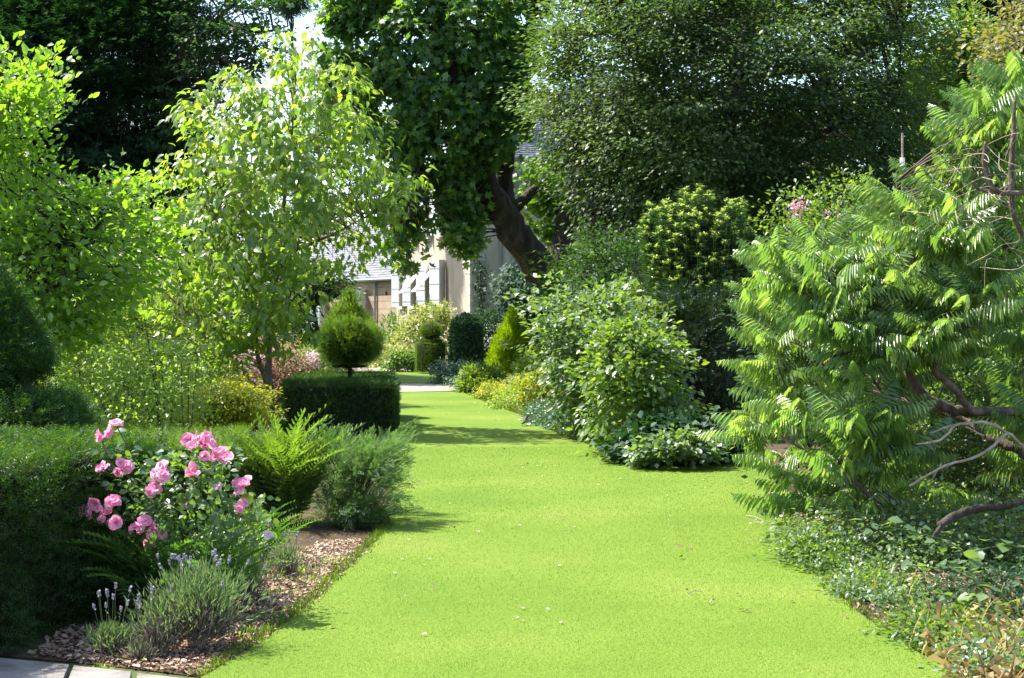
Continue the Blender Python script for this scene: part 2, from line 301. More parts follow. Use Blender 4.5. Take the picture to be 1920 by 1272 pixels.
def make_frond(n=11, L_=.30, w=.052, arch=.35, droop=.75, seed=0, fern=False, side=1.):
    """a compound leaf: an arching midrib with paired leaflets"""
    r = random.Random(seed); V = []; F = []
    def z(t): return arch*(t-.9*t*t) if not fern else arch*(t*.9-t*t*1.3)
    rib = [(0, t, z(t)) for t in np.linspace(0, 1, 6)]
    for i in range(5):
        k = len(V); a, b = rib[i], rib[i+1]; h = .008*(1-i/6)
        V += [(a[0]-h, a[1], a[2]), (a[0]+h, a[1], a[2]), (b[0]+h*.8, b[1], b[2]), (b[0]-h*.8, b[1], b[2])]; F += [(k, k+1, k+2), (k, k+2, k+3)]
    for i in range(n):
        t = .1+.86*i/(n-1)
        prof = (math.sin(math.pi*min(1, t*.85+.18))**.6) if not fern else (min(1, t*3.2)**.7*(1-t)**.75*1.25+.05)
        for s in (-1, 1):
            ll = L_*prof*r.uniform(.85, 1.15); dr = droop*r.uniform(.7, 1.3); fwd = .35*r.uniform(.7, 1.3)+.5*t
            d = np.array([s*side, fwd, -dr*.6]); d /= np.linalg.norm(d); d2 = np.array([s*.5*side, fwd*.8, -dr*1.5]); d2 /= np.linalg.norm(d2)
            b = np.array([0, t, z(t)]); m_ = b+d*ll*.5; e = m_+d2*ll*.5; wv = np.array([0, w, 0])+np.array([0, 0, .25*w])*s
            k = len(V); V += [tuple(b), tuple(m_-wv*.55), tuple(m_+wv*.55), tuple(e)]; F += [(k, k+1, k+3), (k, k+3, k+2)] if s < 0 else [(k, k+3, k+1), (k, k+2, k+3)]
    return tri(V, F)
FROND = make_frond(13, .34, .046, .5, 1.15, 1, side=.8); FROND2 = make_frond(12, .40, .05, .4, 1.6, 2, side=.65)
FERN = make_frond(24, .17, .028, .55, .12, 3, True); FERN2 = make_frond(22, .21, .034, .75, .25, 4, True)
TUFT = None

def leaves(name, parent, mat, tmpl, pos, a, n, size, wid=1., parts=0, part_name='leaf', stuff=True, pkey=None, curly=0., rr=None):
    """one mesh holding every leaf; the `parts` largest-showing leaves become objects of their own"""
    TV, TF = tmpl; off = base_of(parent); pos = np.asarray(pos); N_ = len(pos)
    size = np.broadcast_to(size, (N_,)); wid = np.broadcast_to(wid, (N_,)); Rm = frames(a, n)
    o = None; idx = np.arange(N_)
    if parts:
        k = size/np.maximum(pos[:, 1], .1) if pkey is None else pkey
        px = CX+FPX*pos[:, 0]/pos[:, 1]; py = CY-36-(pos[:, 2]-CAMZ)/pos[:, 1]*FPX+0
        k = np.where((px > 5) & (px < 1915) & (py > 5) & (py < 1267), k, 0)
        top = np.argsort(-k)[:parts]; keep = np.ones(N_, bool); keep[top] = False; idx = idx[keep]
    S = np.stack([size*wid, size, size], -1)
    if len(idx):
        V = np.einsum('nij,nkj->nki', Rm[idx], TV[None]*S[idx][:, None, :])+(pos[idx]-off)[:, None, :]
        F = TF[None]+(np.arange(len(idx))*len(TV))[:, None, None]
        me = new_mesh(name, V.reshape(-1, 3), F.reshape(-1, TF.shape[1]), mat)
        o = link(name, me, parent)
        if stuff: o['kind'] = 'stuff'
    if parts:
        pm = new_mesh(part_name, TV, TF, mat)
        for i in top:
            q = bpy.data.objects.new(part_name, pm); col.objects.link(q); q.parent = parent
            Mx = Matrix.Identity(4)
            for c in range(3):
                for w_ in range(3): Mx[w_][c] = float(Rm[i][w_, c]*S[i][c])
            for w_ in range(3): Mx[w_][3] = float(pos[i][w_]-off[w_])
            q.matrix_local = Mx
    return o
def scatter(C, o, per, spread, r, flat=.5):
    """leaf places round clump centres, each clump flattened like a spray"""
    n = len(C); q = r.normal(size=(n*per, 3))*np.array([1, 1, flat]); rad = np.repeat(np.broadcast_to(spread, (n,)), per)[:, None]
    return np.repeat(C, per, 0)+q*rad*.55, np.repeat(o, per, 0), q
def leafdirs(o, q, r, out=.8, rnd=.6, droop=.2, up=1., nrnd=.5, nout=.2):
    g = r.normal(size=o.shape)
    a = nrm(o*out+q*np.array([.5, .5, .2])+g*rnd+np.array([0, 0, -droop]))
    n = nrm(np.array([0, 0, up])+o*nout+r.normal(size=o.shape)*nrnd)
    return a, n
def twigs(root, skel, C, r, mat, rad=.012, sag=.1, frac=1., name='branch', n=3, maxl=9.):
    """thin branches from the nearest limb out to the clumps"""
    mb = MB(); S = np.asarray(skel)
    for c in C[r.random(len(C)) < frac]:
        d = np.linalg.norm(S-c, axis=1)+.9*np.maximum(0, S[:, 2]-c[2]+.1)
        if d.min() > maxl: continue
        b = S[np.argmin(d)]; m_ = (b+c)/2+r.normal(size=3)*.08*np.linalg.norm(c-b)+np.array([0, 0, sag*np.linalg.norm(c-b)])
        pts = spline([b, m_, c], 3); mb.tube(pts, np.linspace(rad*(1+.35*np.linalg.norm(c-b)), rad*.35, len(pts)), n, False)
    if mb.v: return mb.build(name, mat, root, kind='stuff')
def limbs(root, specs, mat, first='trunk', n=9, wob=.06, seed=0):
    r = rg(seed); sk = []
    for i, c in enumerate(specs):
        pts, rad = limb_path(c); pts = pts+r.normal(size=pts.shape)*wob*rad[:, None]; rad = rad*(1+r.normal(size=rad.shape)*.05)
        MB().tube(pts, rad, n).build(first if i == 0 else 'limb', mat, root, smooth=True); sk.append(pts)
    return np.vstack(sk)
def shrub(name, label, cat, poly, d, thick, mat, tmpl, size, clumps, per, spread, seed, base=None, group=None, parts=0, out=.8, rnd=.6, droop=.2,
          up=1., nrnd=.5, nout=.3, flat=.6, front=.62, power=.45, stem=True, part_name='leaf', fol='foliage', wid=1., twigfrac=.4, stemmat=None, slope=0, root=None, nstems=5, srad=.012):
    r = rg(seed)
    a_ = np.array(poly, float)
    if base is None: base = P(a_[:, 0].mean(), a_[:, 1].max(), d); base[2] = 0
    if root is None: root = thing(name, label, cat, base, group)
    C, o = fill(poly, d, thick, clumps, r, front, power, slope, rough=.16); C[:, 2] = np.maximum(C[:, 2], .04)
    pos, oo, q = scatter(C, o, per, spread, r, flat); pos[:, 2] = np.maximum(pos[:, 2], .01)
    aa, nn = leafdirs(oo, q, r, out, rnd, droop, up, nrnd, nout)
    leaves(fol, root, mat, tmpl, pos, aa, nn, size*r.uniform(.65, 1.25, len(pos)), wid, parts, part_name)
    if stem:
        mb = MB(); sk = []; b = base_of(root)
        for i in range(nstems):
            c = C[r.integers(len(C))]; s = b+np.array([r.normal()*.12, r.normal()*.12, 0])*thick; m_ = (s+c)/2+np.array([0, 0, .12*(c[2])])
            pts = spline([s, m_, c], 4); mb.tube(pts, np.linspace(srad*1.8, srad*.5, len(pts)), 5); sk.append(pts)
        mb.build('stem', stemmat or M['stem'], root)
        twigs(root, np.vstack(sk), C, r, stemmat or M['stem'], srad*.4, .05, twigfrac)
    return root

# ================================================================== THE SETTING
def sheet(name, pts, z, mat, kind='structure', skirt=0.):
    pts = [(p[0], p[1]) for p in pts]; n = len(pts); import bmesh
    bm = bmesh.new(); vs = [bm.verts.new((x, y, z)) for x, y in pts]; f = bm.faces.new(vs)
    if f.normal.z < 0: f.normal_flip()
    bmesh.ops.triangulate(bm, faces=[f])
    if skirt:
        lo = [bm.verts.new((x, y, z-skirt)) for x, y in pts]
        for i in range(n): bm.faces.new((vs[i], vs[(i+1) % n], lo[(i+1) % n], lo[i]))
    me = bpy.data.meshes.new(name); bm.to_mesh(me); bm.free(); me.materials.append(mat); o = link(name, me); o['kind'] = kind; return o
# one big ground sheet reaching the horizon, slightly uneven
gx = np.concatenate([[-600, -200, -80], np.linspace(-40, 40, 61), [80, 200, 600]]); gy = np.concatenate([[-100, -30], np.linspace(-8, 100, 73), [180, 400, 900]])
XX, YY = np.meshgrid(gx, gy); ZZ = np.zeros_like(XX)
V = np.stack([XX, YY, ZZ], -1).reshape(-1, 3); w_ = len(gx)
F = [(j*w_+i, j*w_+i+1, (j+1)*w_+i+1, (j+1)*w_+i) for j in range(len(gy)-1) for i in range(w_-1)]
g = link('ground', new_mesh('ground', V, F, M['rough'])); g['kind'] = 'structure'
def gp(pts, z=0.): return [tuple(G(x, y, z)[:2]) for x, y in pts]
LZ = .022
lawn_l = [(430, 1238), (513, 1185), (595, 1119), (640, 1074), (690, 1029), (728, 985), (735, 914), (735, 850), (738, 800), (742, 760), (744, 737)]
lawn_r = [(852, 735), (873, 738), (893, 747), (925, 760), (958, 772), (994, 784), (1045, 812), (1104, 834), (1173, 853), (1209, 864), (1290, 857), (1385, 846), (1450, 880), (1480, 960), (1478, 1030), (1537, 1071), (1560, 1105), (1612, 1150), (1669, 1187), (1725, 1225), (1800, 1266)]
LP = [(-1.75, -3.), (-1.5, 6.3)]+gp([(378, 1272)], LZ)+gp(lawn_l, LZ)+gp(lawn_r, LZ)+[(2.05, 6.3), (2.2, -3.)]
def rough_edge(pts, seed, amp=.02, step=.12, closed=True):
    r = rg(seed); out = []; n = len(pts)
    for i in range(n if closed else n-1):
        a = np.array(pts[i]); b = np.array(pts[(i+1) % n]); k = max(1, int(np.linalg.norm(b-a)/step))
        for j in range(k): out.append(tuple(a+(b-a)*j/k+r.normal(size=2)*amp*(1 if 0 < j else .3)))
    return out
def smooth_poly(pts, k=3):
    c = np.array(pts); return [tuple(q) for q in spline(c, k)]
LPs = LP[:2]+smooth_poly(LP[2:-2])+LP[-2:]
sheet('lawn', rough_edge(LPs, 3, .012), LZ, M['lawn'], skirt=.03)
far_lawn = gp([(600, 719), (820, 719), (835, 706), (800, 696.5), (700, 697), (560, 700)])
sheet('far_lawn', far_lawn, .015, M['lawn'], skirt=.02)
sheet('gravel_path', gp([(500, 737), (700, 737), (848, 733.5), (905, 734), (980, 729), (980, 724), (840, 719), (760, 720), (500, 722)]), .008, M['gravel'])
sheet('house_path', gp([(560, 698), (700, 698), (850, 697), (870, 691.5), (760, 690.5), (560, 690)]), .008, M['gravel'])
# beds of soil
bedl = gp([(378, 1272), (200, 1250), (-80, 1225), (-80, 1180), (300, 1100), (480, 980), (560, 860), (720, 800), (745, 800), (745, 900), (745, 990), (695, 1034), (600, 1125), (440, 1242)])
sheet('flower_bed', bedl, .006, M['soil'])
bedr = [(2.0, 3.), (2.02, 6.4)]+gp([(1800, 1269), (1669, 1190), (1560, 1108), (1537, 1074), (1470, 1030), (1440, 930), (1385, 850), (1290, 859), (1200, 866), (1100, 836), (990, 784), (890, 748), (875, 739), (960, 720)])+[(7, 30), (9, 12), (7, 3.)]
sheet('shrub_bed', bedr, .006, M['soil'])

# grass blades on the lawn
def in_poly(P2, poly): return inside([tuple(q) for q in poly], P2)
r = rg(11)
Gp = []; Gs = []
for (y0, y1, dens, h, w) in ((6.6, 9, 15000, .010, .0028), (9, 13, 6500, .011, .004), (13, 20, 2200, .012, .007)):
    n = int((y1-y0)*7.5*dens*.8); p = np.stack([r.uniform(-3.2, 4.3, n), r.uniform(y0, y1, n)], -1)
    vis = np.abs(p[:, 0]/p[:, 1]) < .345; p = p[vis]; p = p[in_poly(p, LPs)]
    Gp.append(p); Gs.append(np.tile([h, w], (len(p), 1)))
p = np.vstack(Gp); s = np.vstack(Gs); n = len(p); ang = r.uniform(0, 6.283, n); ln = r.uniform(.1, .9, n); s[:, 0] *= r.uniform(.5, 1.25, n)
b = np.hstack([p, np.full((n, 1), LZ-.003)]); sd = np.stack([np.cos(ang), np.sin(ang), 0*ang], -1)*s[:, 1:2]
a2 = r.uniform(0, 6.283, n); tip = b+np.stack([np.cos(a2)*ln*s[:, 0], np.sin(a2)*ln*s[:, 0], s[:, 0]], -1)
V = np.stack([b-sd*.5, b+sd*.5, tip], 1).reshape(-1, 3)
g = link('lawn_grass', new_mesh('lawn_grass', V, np.arange(3*n).reshape(-1, 3), M['grass']))
tag(g, 'short bright green mown grass covering the lawn', 'grass', kind='stuff')
# longer grass along the edges of the lawn
def edge_grass(name, label, line, width, n, h, seed, mat='grass', inw=.0):
    r = rg(seed); L_ = np.array(line); seg = np.linalg.norm(np.diff(L_, axis=0), axis=1); cum = np.concatenate([[0], np.cumsum(seg)])
    t = r.uniform(0, cum[-1], n); i = np.clip(np.searchsorted(cum, t)-1, 0, len(seg)-1); f = ((t-cum[i])/seg[i])[:, None]
    q = L_[i]*(1-f)+L_[i+1]*f; q = q+r.normal(size=q.shape)*width
    pos = np.hstack([q, np.full((n, 1), .012)]); a = nrm(np.stack([r.normal(size=n)*.5, r.normal(size=n)*.5, np.ones(n)], -1)); nn = r.normal(size=(n, 3))
    rt = None
    me_o = bpy.data.objects.new('tmp', None)
    TV, TF = NARROW; Rm = frames(a, nn); sz = h*r.uniform(.4, 1.3, n); S = np.stack([sz*.5, sz, sz], -1)
    V = np.einsum('nij,nkj->nki', Rm, TV[None]*S[:, None, :])+pos[:, None, :]
    F = TF[None]+(np.arange(n)*len(TV))[:, None, None]; bpy.data.objects.remove(me_o)
    g = link(name, new_mesh(name, V.reshape(-1, 3), F.reshape(-1, 3), M[mat])); tag(g, label, 'grass', kind='stuff')
edge_grass('edge_grass', 'untrimmed grass fringe where the lawn meets the left flower bed', gp([(378, 1272)]+lawn_l[:6]), .03, 2600, .045, 21)
edge_grass('edge_grass', 'untrimmed grass fringe where the lawn meets the right shrub bed', gp(lawn_r[10:]), .035, 3600, .045, 22)
edge_grass('edge_grass', 'grass fringe along the border under the far right shrubs', gp(lawn_r[:11]), .04, 2500, .05, 23)

# fallen leaves and clippings on the lawn
r = rg(31); n = 200; p = np.stack([r.uniform(-3, 4, n*6), 8+24*r.random(n*6)**1.2], -1); p = p[in_poly(p, LPs)][:n]
pos = np.hstack([p, np.full((len(p), 1), LZ+.012)])
rt = thing('fallen_leaves', 'scattered dry leaves and petals lying on the lawn', 'fallen leaves', (0, 15, 0)); rt['kind'] = 'stuff'
leaves('dry_leaves', rt, M['litter'], CURL, pos, nrm(r.normal(size=pos.shape)*np.array([1, 1, .1])), np.array([0, 0, 1.])+r.normal(size=pos.shape)*.3, r.uniform(.012, .035, len(pos)))
n2 = 22; leaves('petals', rt, M['petalwhite'], CURL, pos[:n2]+np.array([.3, .4, .0]), nrm(r.normal(size=(n2, 3))*np.array([1, 1, .1])), np.array([0, 0, 1.])+r.normal(size=(n2, 3))*.2, r.uniform(.01, .03, n2))
# twigs on the lawn at the right
for k, (x0, y0, x1, y1) in enumerate([(1400, 967, 1432, 977), (1415, 980, 1432, 984), (1290, 1113, 1316, 1110), (1330, 1132, 1341, 1125)]):
    a = G(x0, y0, LZ+.012); b = G(x1, y1, LZ+.014); t = tag(MB().tube([a, (a+b)/2+[0, .01, .012], b], [.004, .003, .002], 5).build('twig', M['dead']),
        ['longest fallen twig on the lawn left of the feathery bush', 'short fallen twig just below the longest one on the lawn', 'thin dark twig lying on open lawn towards the front', 'small slanting straw on the front lawn'][k], 'twig')
# leaf litter
def litter(name, label, poly, n, seed, z=.01, sz=(.012, .04), mat='litter', wid=.7):
    r = rg(seed); pts = np.array(poly); lo, hi = pts.min(0), pts.max(0); q = lo+(hi-lo)*r.random((n*4, 2)); q = q[in_poly(q, poly)][:n]; n = len(q)
    pos = np.hstack([q, z+.02*r.random((n, 1))]); rt = thing(name, label, 'leaf litter', (*q.mean(0), 0)); rt['kind'] = 'stuff'
    leaves('litter', rt, M[mat], CURL, pos, nrm(r.normal(size=(n, 3))*np.array([1, 1, .25])), np.array([0, 0, 1.])+r.normal(size=(n, 3))*.45, r.uniform(*sz, n), wid)
litter('bark_litter', 'pinkish brown bark chips along the left bed edge', gp([(378, 1272), (200, 1250), (60, 1235), (130, 1180), (380, 1180), (480, 1080), (600, 1020), (700, 1015), (690, 1034), (600, 1125), (440, 1242)]), 9000, 41, sz=(.006, .045))
litter('dry_litter', 'brown dead leaves under the feathery bush on the right', [(2.05, 5.8), (2.05, 6.6)]+gp([(1800, 1269), (1669, 1190), (1560, 1108), (1537, 1074), (1470, 1030), (1440, 930), (1900, 930)])+[(4.5, 8), (4.5, 5.8)], 12000, 42, sz=(.02, .06))

# stone slabs at the lower left
tr = thing('terrace_paving', 'worn grey stone slabs at the bottom left corner', 'paving', (*G(120, 1262)[:2], 0)); tr['kind'] = 'structure'
sl = [[(-200, 1224), (-60, 1227.5), (-60, 1330), (-330, 1330)], [(-56, 1228), (132, 1246), (96, 1330), (-56, 1330)], [(138, 1247), (250, 1259.5), (232, 1330), (104, 1330)], [(255, 1260.5), (352, 1272), (360, 1330), (238, 1330)]]
for k, q in enumerate(sl):
    t = np.array([G(x, y, .05) for x, y in q])-base_of(tr); t += rg(k).normal(size=t.shape)*.004*np.array([1, 1, 0]); lo = t.copy(); lo[:, 2] = -.02
    inn = t.mean(0)+(t-t.mean(0))*.985; t2 = t.copy(); t2[:, 2] -= .012; V = np.vstack([inn, t2, lo])
    F = [(0, 1, 2, 3)]+[(4+i, 4+(i+1) % 4, (i+1) % 4, i) for i in range(4)]+[(8+i, 8+(i+1) % 4, 4+(i+1) % 4, 4+i) for i in range(4)]
    me = bpy.data.meshes.new('slab'); me.from_pydata([tuple(v) for v in V], [], F); me.materials.append(M['slab']); me.update(); link('slab', me, tr)
    bm_ = None

# ================================================================== THE HOUSE
H0 = np.array([-1.43, 52.75, 0.]); FD = nrm(np.array([-.236, .972, 0.])); GD = nrm(np.array([.972, .236, 0.]))   # corner, facade direction, gable direction
def wall_sheet(mb, o, u, L_, z0, z1, opens, nrm_out, depth=.22):
    """a wall with openings, with reveals going inwards"""
    xs = sorted({0, L_, *[q for a in opens for q in a[:2]]}); zs = sorted({z0, z1, *[q for a in opens for q in a[2:]]})
    for i in range(len(xs)-1):
        for j in range(len(zs)-1):
            cx, cz = (xs[i]+xs[i+1])/2, (zs[j]+zs[j+1])/2
            if any(a[0] < cx < a[1] and a[2] < cz < a[3] for a in opens): continue
            A = o+u*xs[i]; B = o+u*xs[i+1]
            mb.add([A+[0, 0, zs[j]], B+[0, 0, zs[j]], B+[0, 0, zs[j+1]], A+[0, 0, zs[j+1]]], [(0, 1, 2, 3)])
    for a in opens:
        c = [o+u*a[0]+[0, 0, a[2]], o+u*a[1]+[0, 0, a[2]], o+u*a[1]+[0, 0, a[3]], o+u*a[0]+[0, 0, a[3]]]; k = [q-nrm_out*depth for q in c]
        for i in range(4): mb.add([c[i], c[(i+1) % 4], k[(i+1) % 4], k[i]], [(0, 1, 2, 3)])
def obox(c, u, n, su, sn, sz, mb):
    Mx = np.stack([u, n, np.array([0, 0, 1.])], -1); mb.box(c, (su, sn, sz), Mx); return mb
FN = np.array([-.972, -.236, 0.]); GN = np.array([.236, -.972, 0.])
EZ = 7.3; FL = 15.7; GL = 13.0
house = thing('stone_house', 'tall cream rendered house with white shutters seen behind the big leaning tree', 'house', H0)
wins = []
for s in (5.05, 8.0, 11.3, 14.25):                         # distance along the facade from the corner
    wins.append((s-.48, s+.48, 2.28, 3.95)); wins.append((s-.48, s+.48, 4.95, 6.75))
mb = MB(); wall_sheet(mb, H0, FD, FL, 0, EZ, wins, FN)
E = H0+FD*FL; mb.add([E, E+GD*GL, E+GD*GL+[0, 0, EZ], E+[0, 0, EZ]], [(0, 1, 2, 3)])
K = H0+GD*GL; mb.add([K, K+FD*FL, K+FD*FL+[0, 0, EZ], K+[0, 0, EZ]], [(0, 1, 2, 3)])
mb.build('wall', M['facade'], house)
mb = MB(); wall_sheet(mb, H0, GD, GL, 0, EZ, [(7.4, 8.3, 4.9, 6.6)], GN); mb.build('gable_wall', M['render'], house)
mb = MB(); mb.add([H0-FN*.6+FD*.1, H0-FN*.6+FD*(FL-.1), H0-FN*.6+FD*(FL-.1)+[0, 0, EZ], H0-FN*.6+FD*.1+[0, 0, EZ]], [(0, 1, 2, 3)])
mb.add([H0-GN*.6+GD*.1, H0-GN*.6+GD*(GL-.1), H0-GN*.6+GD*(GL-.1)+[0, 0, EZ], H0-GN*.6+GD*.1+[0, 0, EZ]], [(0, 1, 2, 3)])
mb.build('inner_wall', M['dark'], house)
def window(root, c, u, n, w, h, shutters=True, ang=50, sw=.5, blind=True):
    f = MB()
    for s in (-1, 1): obox(c+u*s*(w/2-.03)-n*.12, u, n, .06, .06, h, f)
    obox(c-n*.121+[0, 0, h/2-.03], u, n, w-.12, .058, .06, f); obox(c-n*.121-[0, 0, h/2-.03], u, n, w-.12, .058, .06, f)
    obox(c-n*.12, u, n, .07, .055, h-.12, f)
    for z in (-.17, .17): obox(c-n*.12+[0, 0, z*h], u, n, w-.12, .035, .03, f)
    fr = f.build('window', M['white'], root)
    g = MB(); obox(c-n*.15, u, n, w-.02, .01, h-.02, g); g.build('pane', M['glass'], fr, rel=False).location = [-q for q in base_of(root)]
    if blind:
        g = MB(); obox(c-n*.1+[0, 0, -.0], u, n, w*.84, .006, h*.86, g); b = g.build('blind', M['blind'], fr, rel=False); b.location = [-q for q in base_of(root)]
    g = MB(); obox(c+n*.06-[0, 0, h/2+.06], u, n, w+.24, .16, .12, g); g.build('sill', M['quoin'], root)
    if shutters:
        for s in (-1, 1):
            a = R(ang) if s > 0 else R(ang); d = u*s*math.cos(a)+n*math.sin(a); hp = c+u*s*(w/2+.02)+n*.02
            t = MB(); nn = np.cross(d, [0, 0, 1.]); cc = hp+d*sw/2
            obox(cc, d, nn, sw, .035, h, t)
            for z in (-.36, 0, .36): obox(cc+[0, 0, z*h], d, nn, sw-.04, .06, .07, t)
            t.build('shutter', M['white'], root)
for i, a in enumerate(wins):
    c = H0+FD*(a[0]+a[1])/2+np.array([0, 0, (a[2]+a[3])/2]); window(house, c, FD, FN, a[1]-a[0], a[3]-a[2], ang=34, sw=.56)
window(house, H0+GD*7.85+np.array([0, 0, 5.75]), GD, GN, .9, 1.7, ang=12)
# two shutters pushed out like awnings on stays
for s in (5.15, 8.1):
    c = H0+FD*(s+1.5)+np.array([0, 0, 3.72]); d = nrm(FN*.68+np.array([0, 0, -.78])); t = MB(); Mx = np.stack([FD, np.cross(d, FD), d], -1)
    t.box(c+FN*.05+d*.62, (1.0, .035, 1.25), Mx); aw = t.build('awning_panel', M['white'], house)
    for e in (-.45, .45):
        t = MB(); b = c+FN*.05+d*1.2+FD*e; t.tube([b, H0+FD*(s+1.5+e)+FN*.02+np.array([0, 0, b[2]+.05])], .012, 5)
        t.build('stay', M['grey'], aw, rel=False).location = [-q for q in base_of(house)]
# corner stones, alternately long and short, on both faces
qm = MB().box((0, 0, 0), (1, 1, 1)).v; qf = MB().box((0, 0, 0), (1, 1, 1)).f
def block_mesh(name, mat, bev=.06):
    import bmesh
    bm = bmesh.new(); bmesh.ops.create_cube(bm, size=1.0); me = bpy.data.meshes.new(name); bm.to_mesh(me); bm.free(); me.materials.append(mat); return me
qme = block_mesh('quoin', M['quoin'])
def block(me, name, root, c, u, n, size):
    q = bpy.data.objects.new(name, me); col.objects.link(q); q.parent = root; Mx = Matrix.Identity(4)
    for w_ in range(3):
        Mx[w_][0] = float(u[w_]*size[0]); Mx[w_][1] = float(n[w_]*size[1]); Mx[w_][2] = size[2] if w_ == 2 else 0.; Mx[w_][3] = float(c[w_]-base_of(root)[w_])
    q.matrix_local = Mx; return q
for k in range(20):
    L1 = .5 if k % 2 else .3; z = .18+k*.365
    block(qme, 'quoin', house, H0+FD*(L1/2+.0)+FN*.012+np.array([0, 0, z]), FD, FN, (L1, .05, .35))
    block(qme, 'quoin', house, H0+GD*((.8-L1)/2)+GN*.012+np.array([0, 0, z]), GD, GN, (.8-L1, .05, .35))
    block(qme, 'quoin', house, E-FD*(L1/2)+FN*.012+np.array([0, 0, z]), FD, FN, (L1, .05, .35))
# downpipes and gutter on the shaded wall
for s in (1.05, 1.5, 1.72):
    MB().tube([H0+GD*s+GN*.09+np.array([0, 0, z]) for z in (.02, 3, EZ-.1)], .05, 8).build('downpipe', M['grey'], house)
MB().tube([H0+GD*t+GN*.22+np.array([0, 0, EZ+.02]) for t in (-.3, 4, 9, GL+.3)], .085, 8).build('gutter', M['grey'], house)
MB().tube([H0+FD*t+FN*.22+np.array([0, 0, EZ+.02]) for t in (-.3, 6, 12, FL+.3)], .085, 8).build('gutter', M['grey'], house)
cm = MB(); obox(H0+GD*GL/2+GN*.1+np.array([0, 0, EZ-.14]), GD, GN, GL+.1, .2, .26, cm); obox(H0+FD*FL/2+FN*.1+np.array([0, 0, EZ-.142]), FD, FN, FL+.1, .2, .26, cm); cm.build('cornice', M['quoin'], house)
# slate roof: overlapping courses on each slope of a hip
def slate_slope(root, a, b, c, d, step=.16, thick=.02, mat='slate', wslate=.24, name='slate_courses', seed=0):
    """slope a,b (eaves) up to d,c; every course is a stepped row of slates"""
    r = rg(seed); a, b, c, d = [np.array(q, float) for q in (a, b, c, d)]; L_ = np.linalg.norm((d+c)/2-(a+b)/2); n = int(L_/step); nn = nrm(np.cross(b-a, d-a)); nn = nn if nn[2] > 0 else -nn
    V = []; F = []
    for i in range(n):
        t0, t1 = i/n, min(1, (i+1.25)/n); p0, q0 = a+(d-a)*t0, b+(c-b)*t0; p1, q1 = a+(d-a)*t1, b+(c-b)*t1
        m_ = max(1, int(np.linalg.norm(q0-p0)/wslate)); e = np.clip((np.arange(m_+1)+(.5 if i % 2 else 0))/m_, 0, 1)
        for j in range(m_):
            if e[j+1]-e[j] < 1e-6: continue
            h = thick*(1+r.uniform(-.3, .5)); k = len(V); g = .006/np.linalg.norm(q0-p0)
            A, B = p0+(q0-p0)*(e[j]+g)+nn*h, p0+(q0-p0)*(e[j+1]-g)+nn*h; C_, D_ = p1+(q1-p1)*(e[j+1]-g)+nn*.002, p1+(q1-p1)*(e[j]+g)+nn*.002
            V += [A, B, C_, D_, A-nn*h, B-nn*h]; F += [(k, k+1, k+2), (k, k+2, k+3), (k+4, k+5, k+1), (k+4, k+1, k)]
    me = new_mesh(name, np.array(V)-base_of(root), np.array(F), M[mat]); o = link(name, me, root); o['kind'] = 'stuff'; return o
ov = .3; A = H0+(FN-FD*0)*ov+GN*ov; A = H0+FN*ov-FD*ov; B = H0+GD*GL-FN*0+GD*ov-FD*ov; Cc = H0+GD*GL+FD*FL+GD*ov+FD*ov; D = H0+FD*FL+FN*ov+FD*ov
z1 = np.array([0, 0, EZ+.05]); rh = np.array([0, 0, 4.3]); R1 = H0+GD*6.5+FD*6.2+z1+rh; R2 = H0+GD*6.5+FD*9.5+z1+rh
mb = MB(); mb.add([A+z1-[0, 0, .03], B+z1-[0, 0, .03], Cc+z1-[0, 0, .03], D+z1-[0, 0, .03], R1-[0, 0, .03], R2-[0, 0, .03]], [(0, 1, 4), (1, 2, 5, 4), (2, 3, 5), (3, 0, 4, 5), (0, 3, 2, 1)])
roof = mb.build('roof', M['slate'], house)
for q in ((A, B, R1, R1), (D, A, R1, R2)): slate_slope(house, q[0]+z1, q[1]+z1, q[2], q[3], seed=5)
# the brick chimney, brick by brick
ch = MB(); cc = H0+GD*1.9+FD*1.4; Mx = np.stack([GD, FD, np.array([0, 0, 1.])], -1)
ch.box(cc+np.array([0, 0, 8.6]), (.9, .6, 2.6), Mx); chim = ch.build('chimney', M['mortar'], house)
bme = block_mesh('brick', M['brick']); r = rg(77)
for k in range(33):
    z = 7.4+k*.078
    for face in (0, 1):
        u, n, L_, off_ = (GD, GN, .9, .3) if face == 0 else (FD, FN, .6, .45); x = -L_/2-(.11 if k % 2 else 0)
        while x < L_/2-.02:
            a_, b_ = max(x, -L_/2), min(x+.215, L_/2)
            if b_-a_ > .04:
                q = block(bme, 'brick', house, cc+u*(a_+b_)/2+n*(off_+.004+r.uniform(0, .006))+np.array([0, 0, z]), u, n, (b_-a_-.012, .03, .066)); q.parent = chim
            x += .225
ch = MB(); ch.box(cc+np.array([0, 0, 9.96]), (1.05, .75, .12), Mx); ch.build('chimney_cap', M['quoin'], house)
# ------------------------------------------------------------------ low stone wing
W0 = E.copy(); WD = nrm(np.array([-.57, .82, 0.])); WN = np.array([-.82, -.57, 0.]); WL = 12.0; WZ = 3.5
wing = thing('stone_wing', 'low limestone outbuilding with slate roof left of the tall house', 'outbuilding', W0+FN*.0)
wo = [(2.9, 4.0, .3, 3.1), (6.9, 8.0, .3, 3.0)]
mb = MB(); wall_sheet(mb, W0-WN*.06, WD, WL, 0, WZ, wo, WN); mb.add([W0+WD*WL, W0+WD*WL-WN*6, W0+WD*WL-WN*6+[0, 0, WZ], W0+WD*WL+[0, 0, WZ]], [(0, 1, 2, 3)])
mb.build('wall', M['mortar'], wing)
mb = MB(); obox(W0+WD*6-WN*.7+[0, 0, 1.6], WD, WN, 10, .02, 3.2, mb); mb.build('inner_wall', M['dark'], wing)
stme = block_mesh('stone', M['stone']); r = rg(78); z = 0.
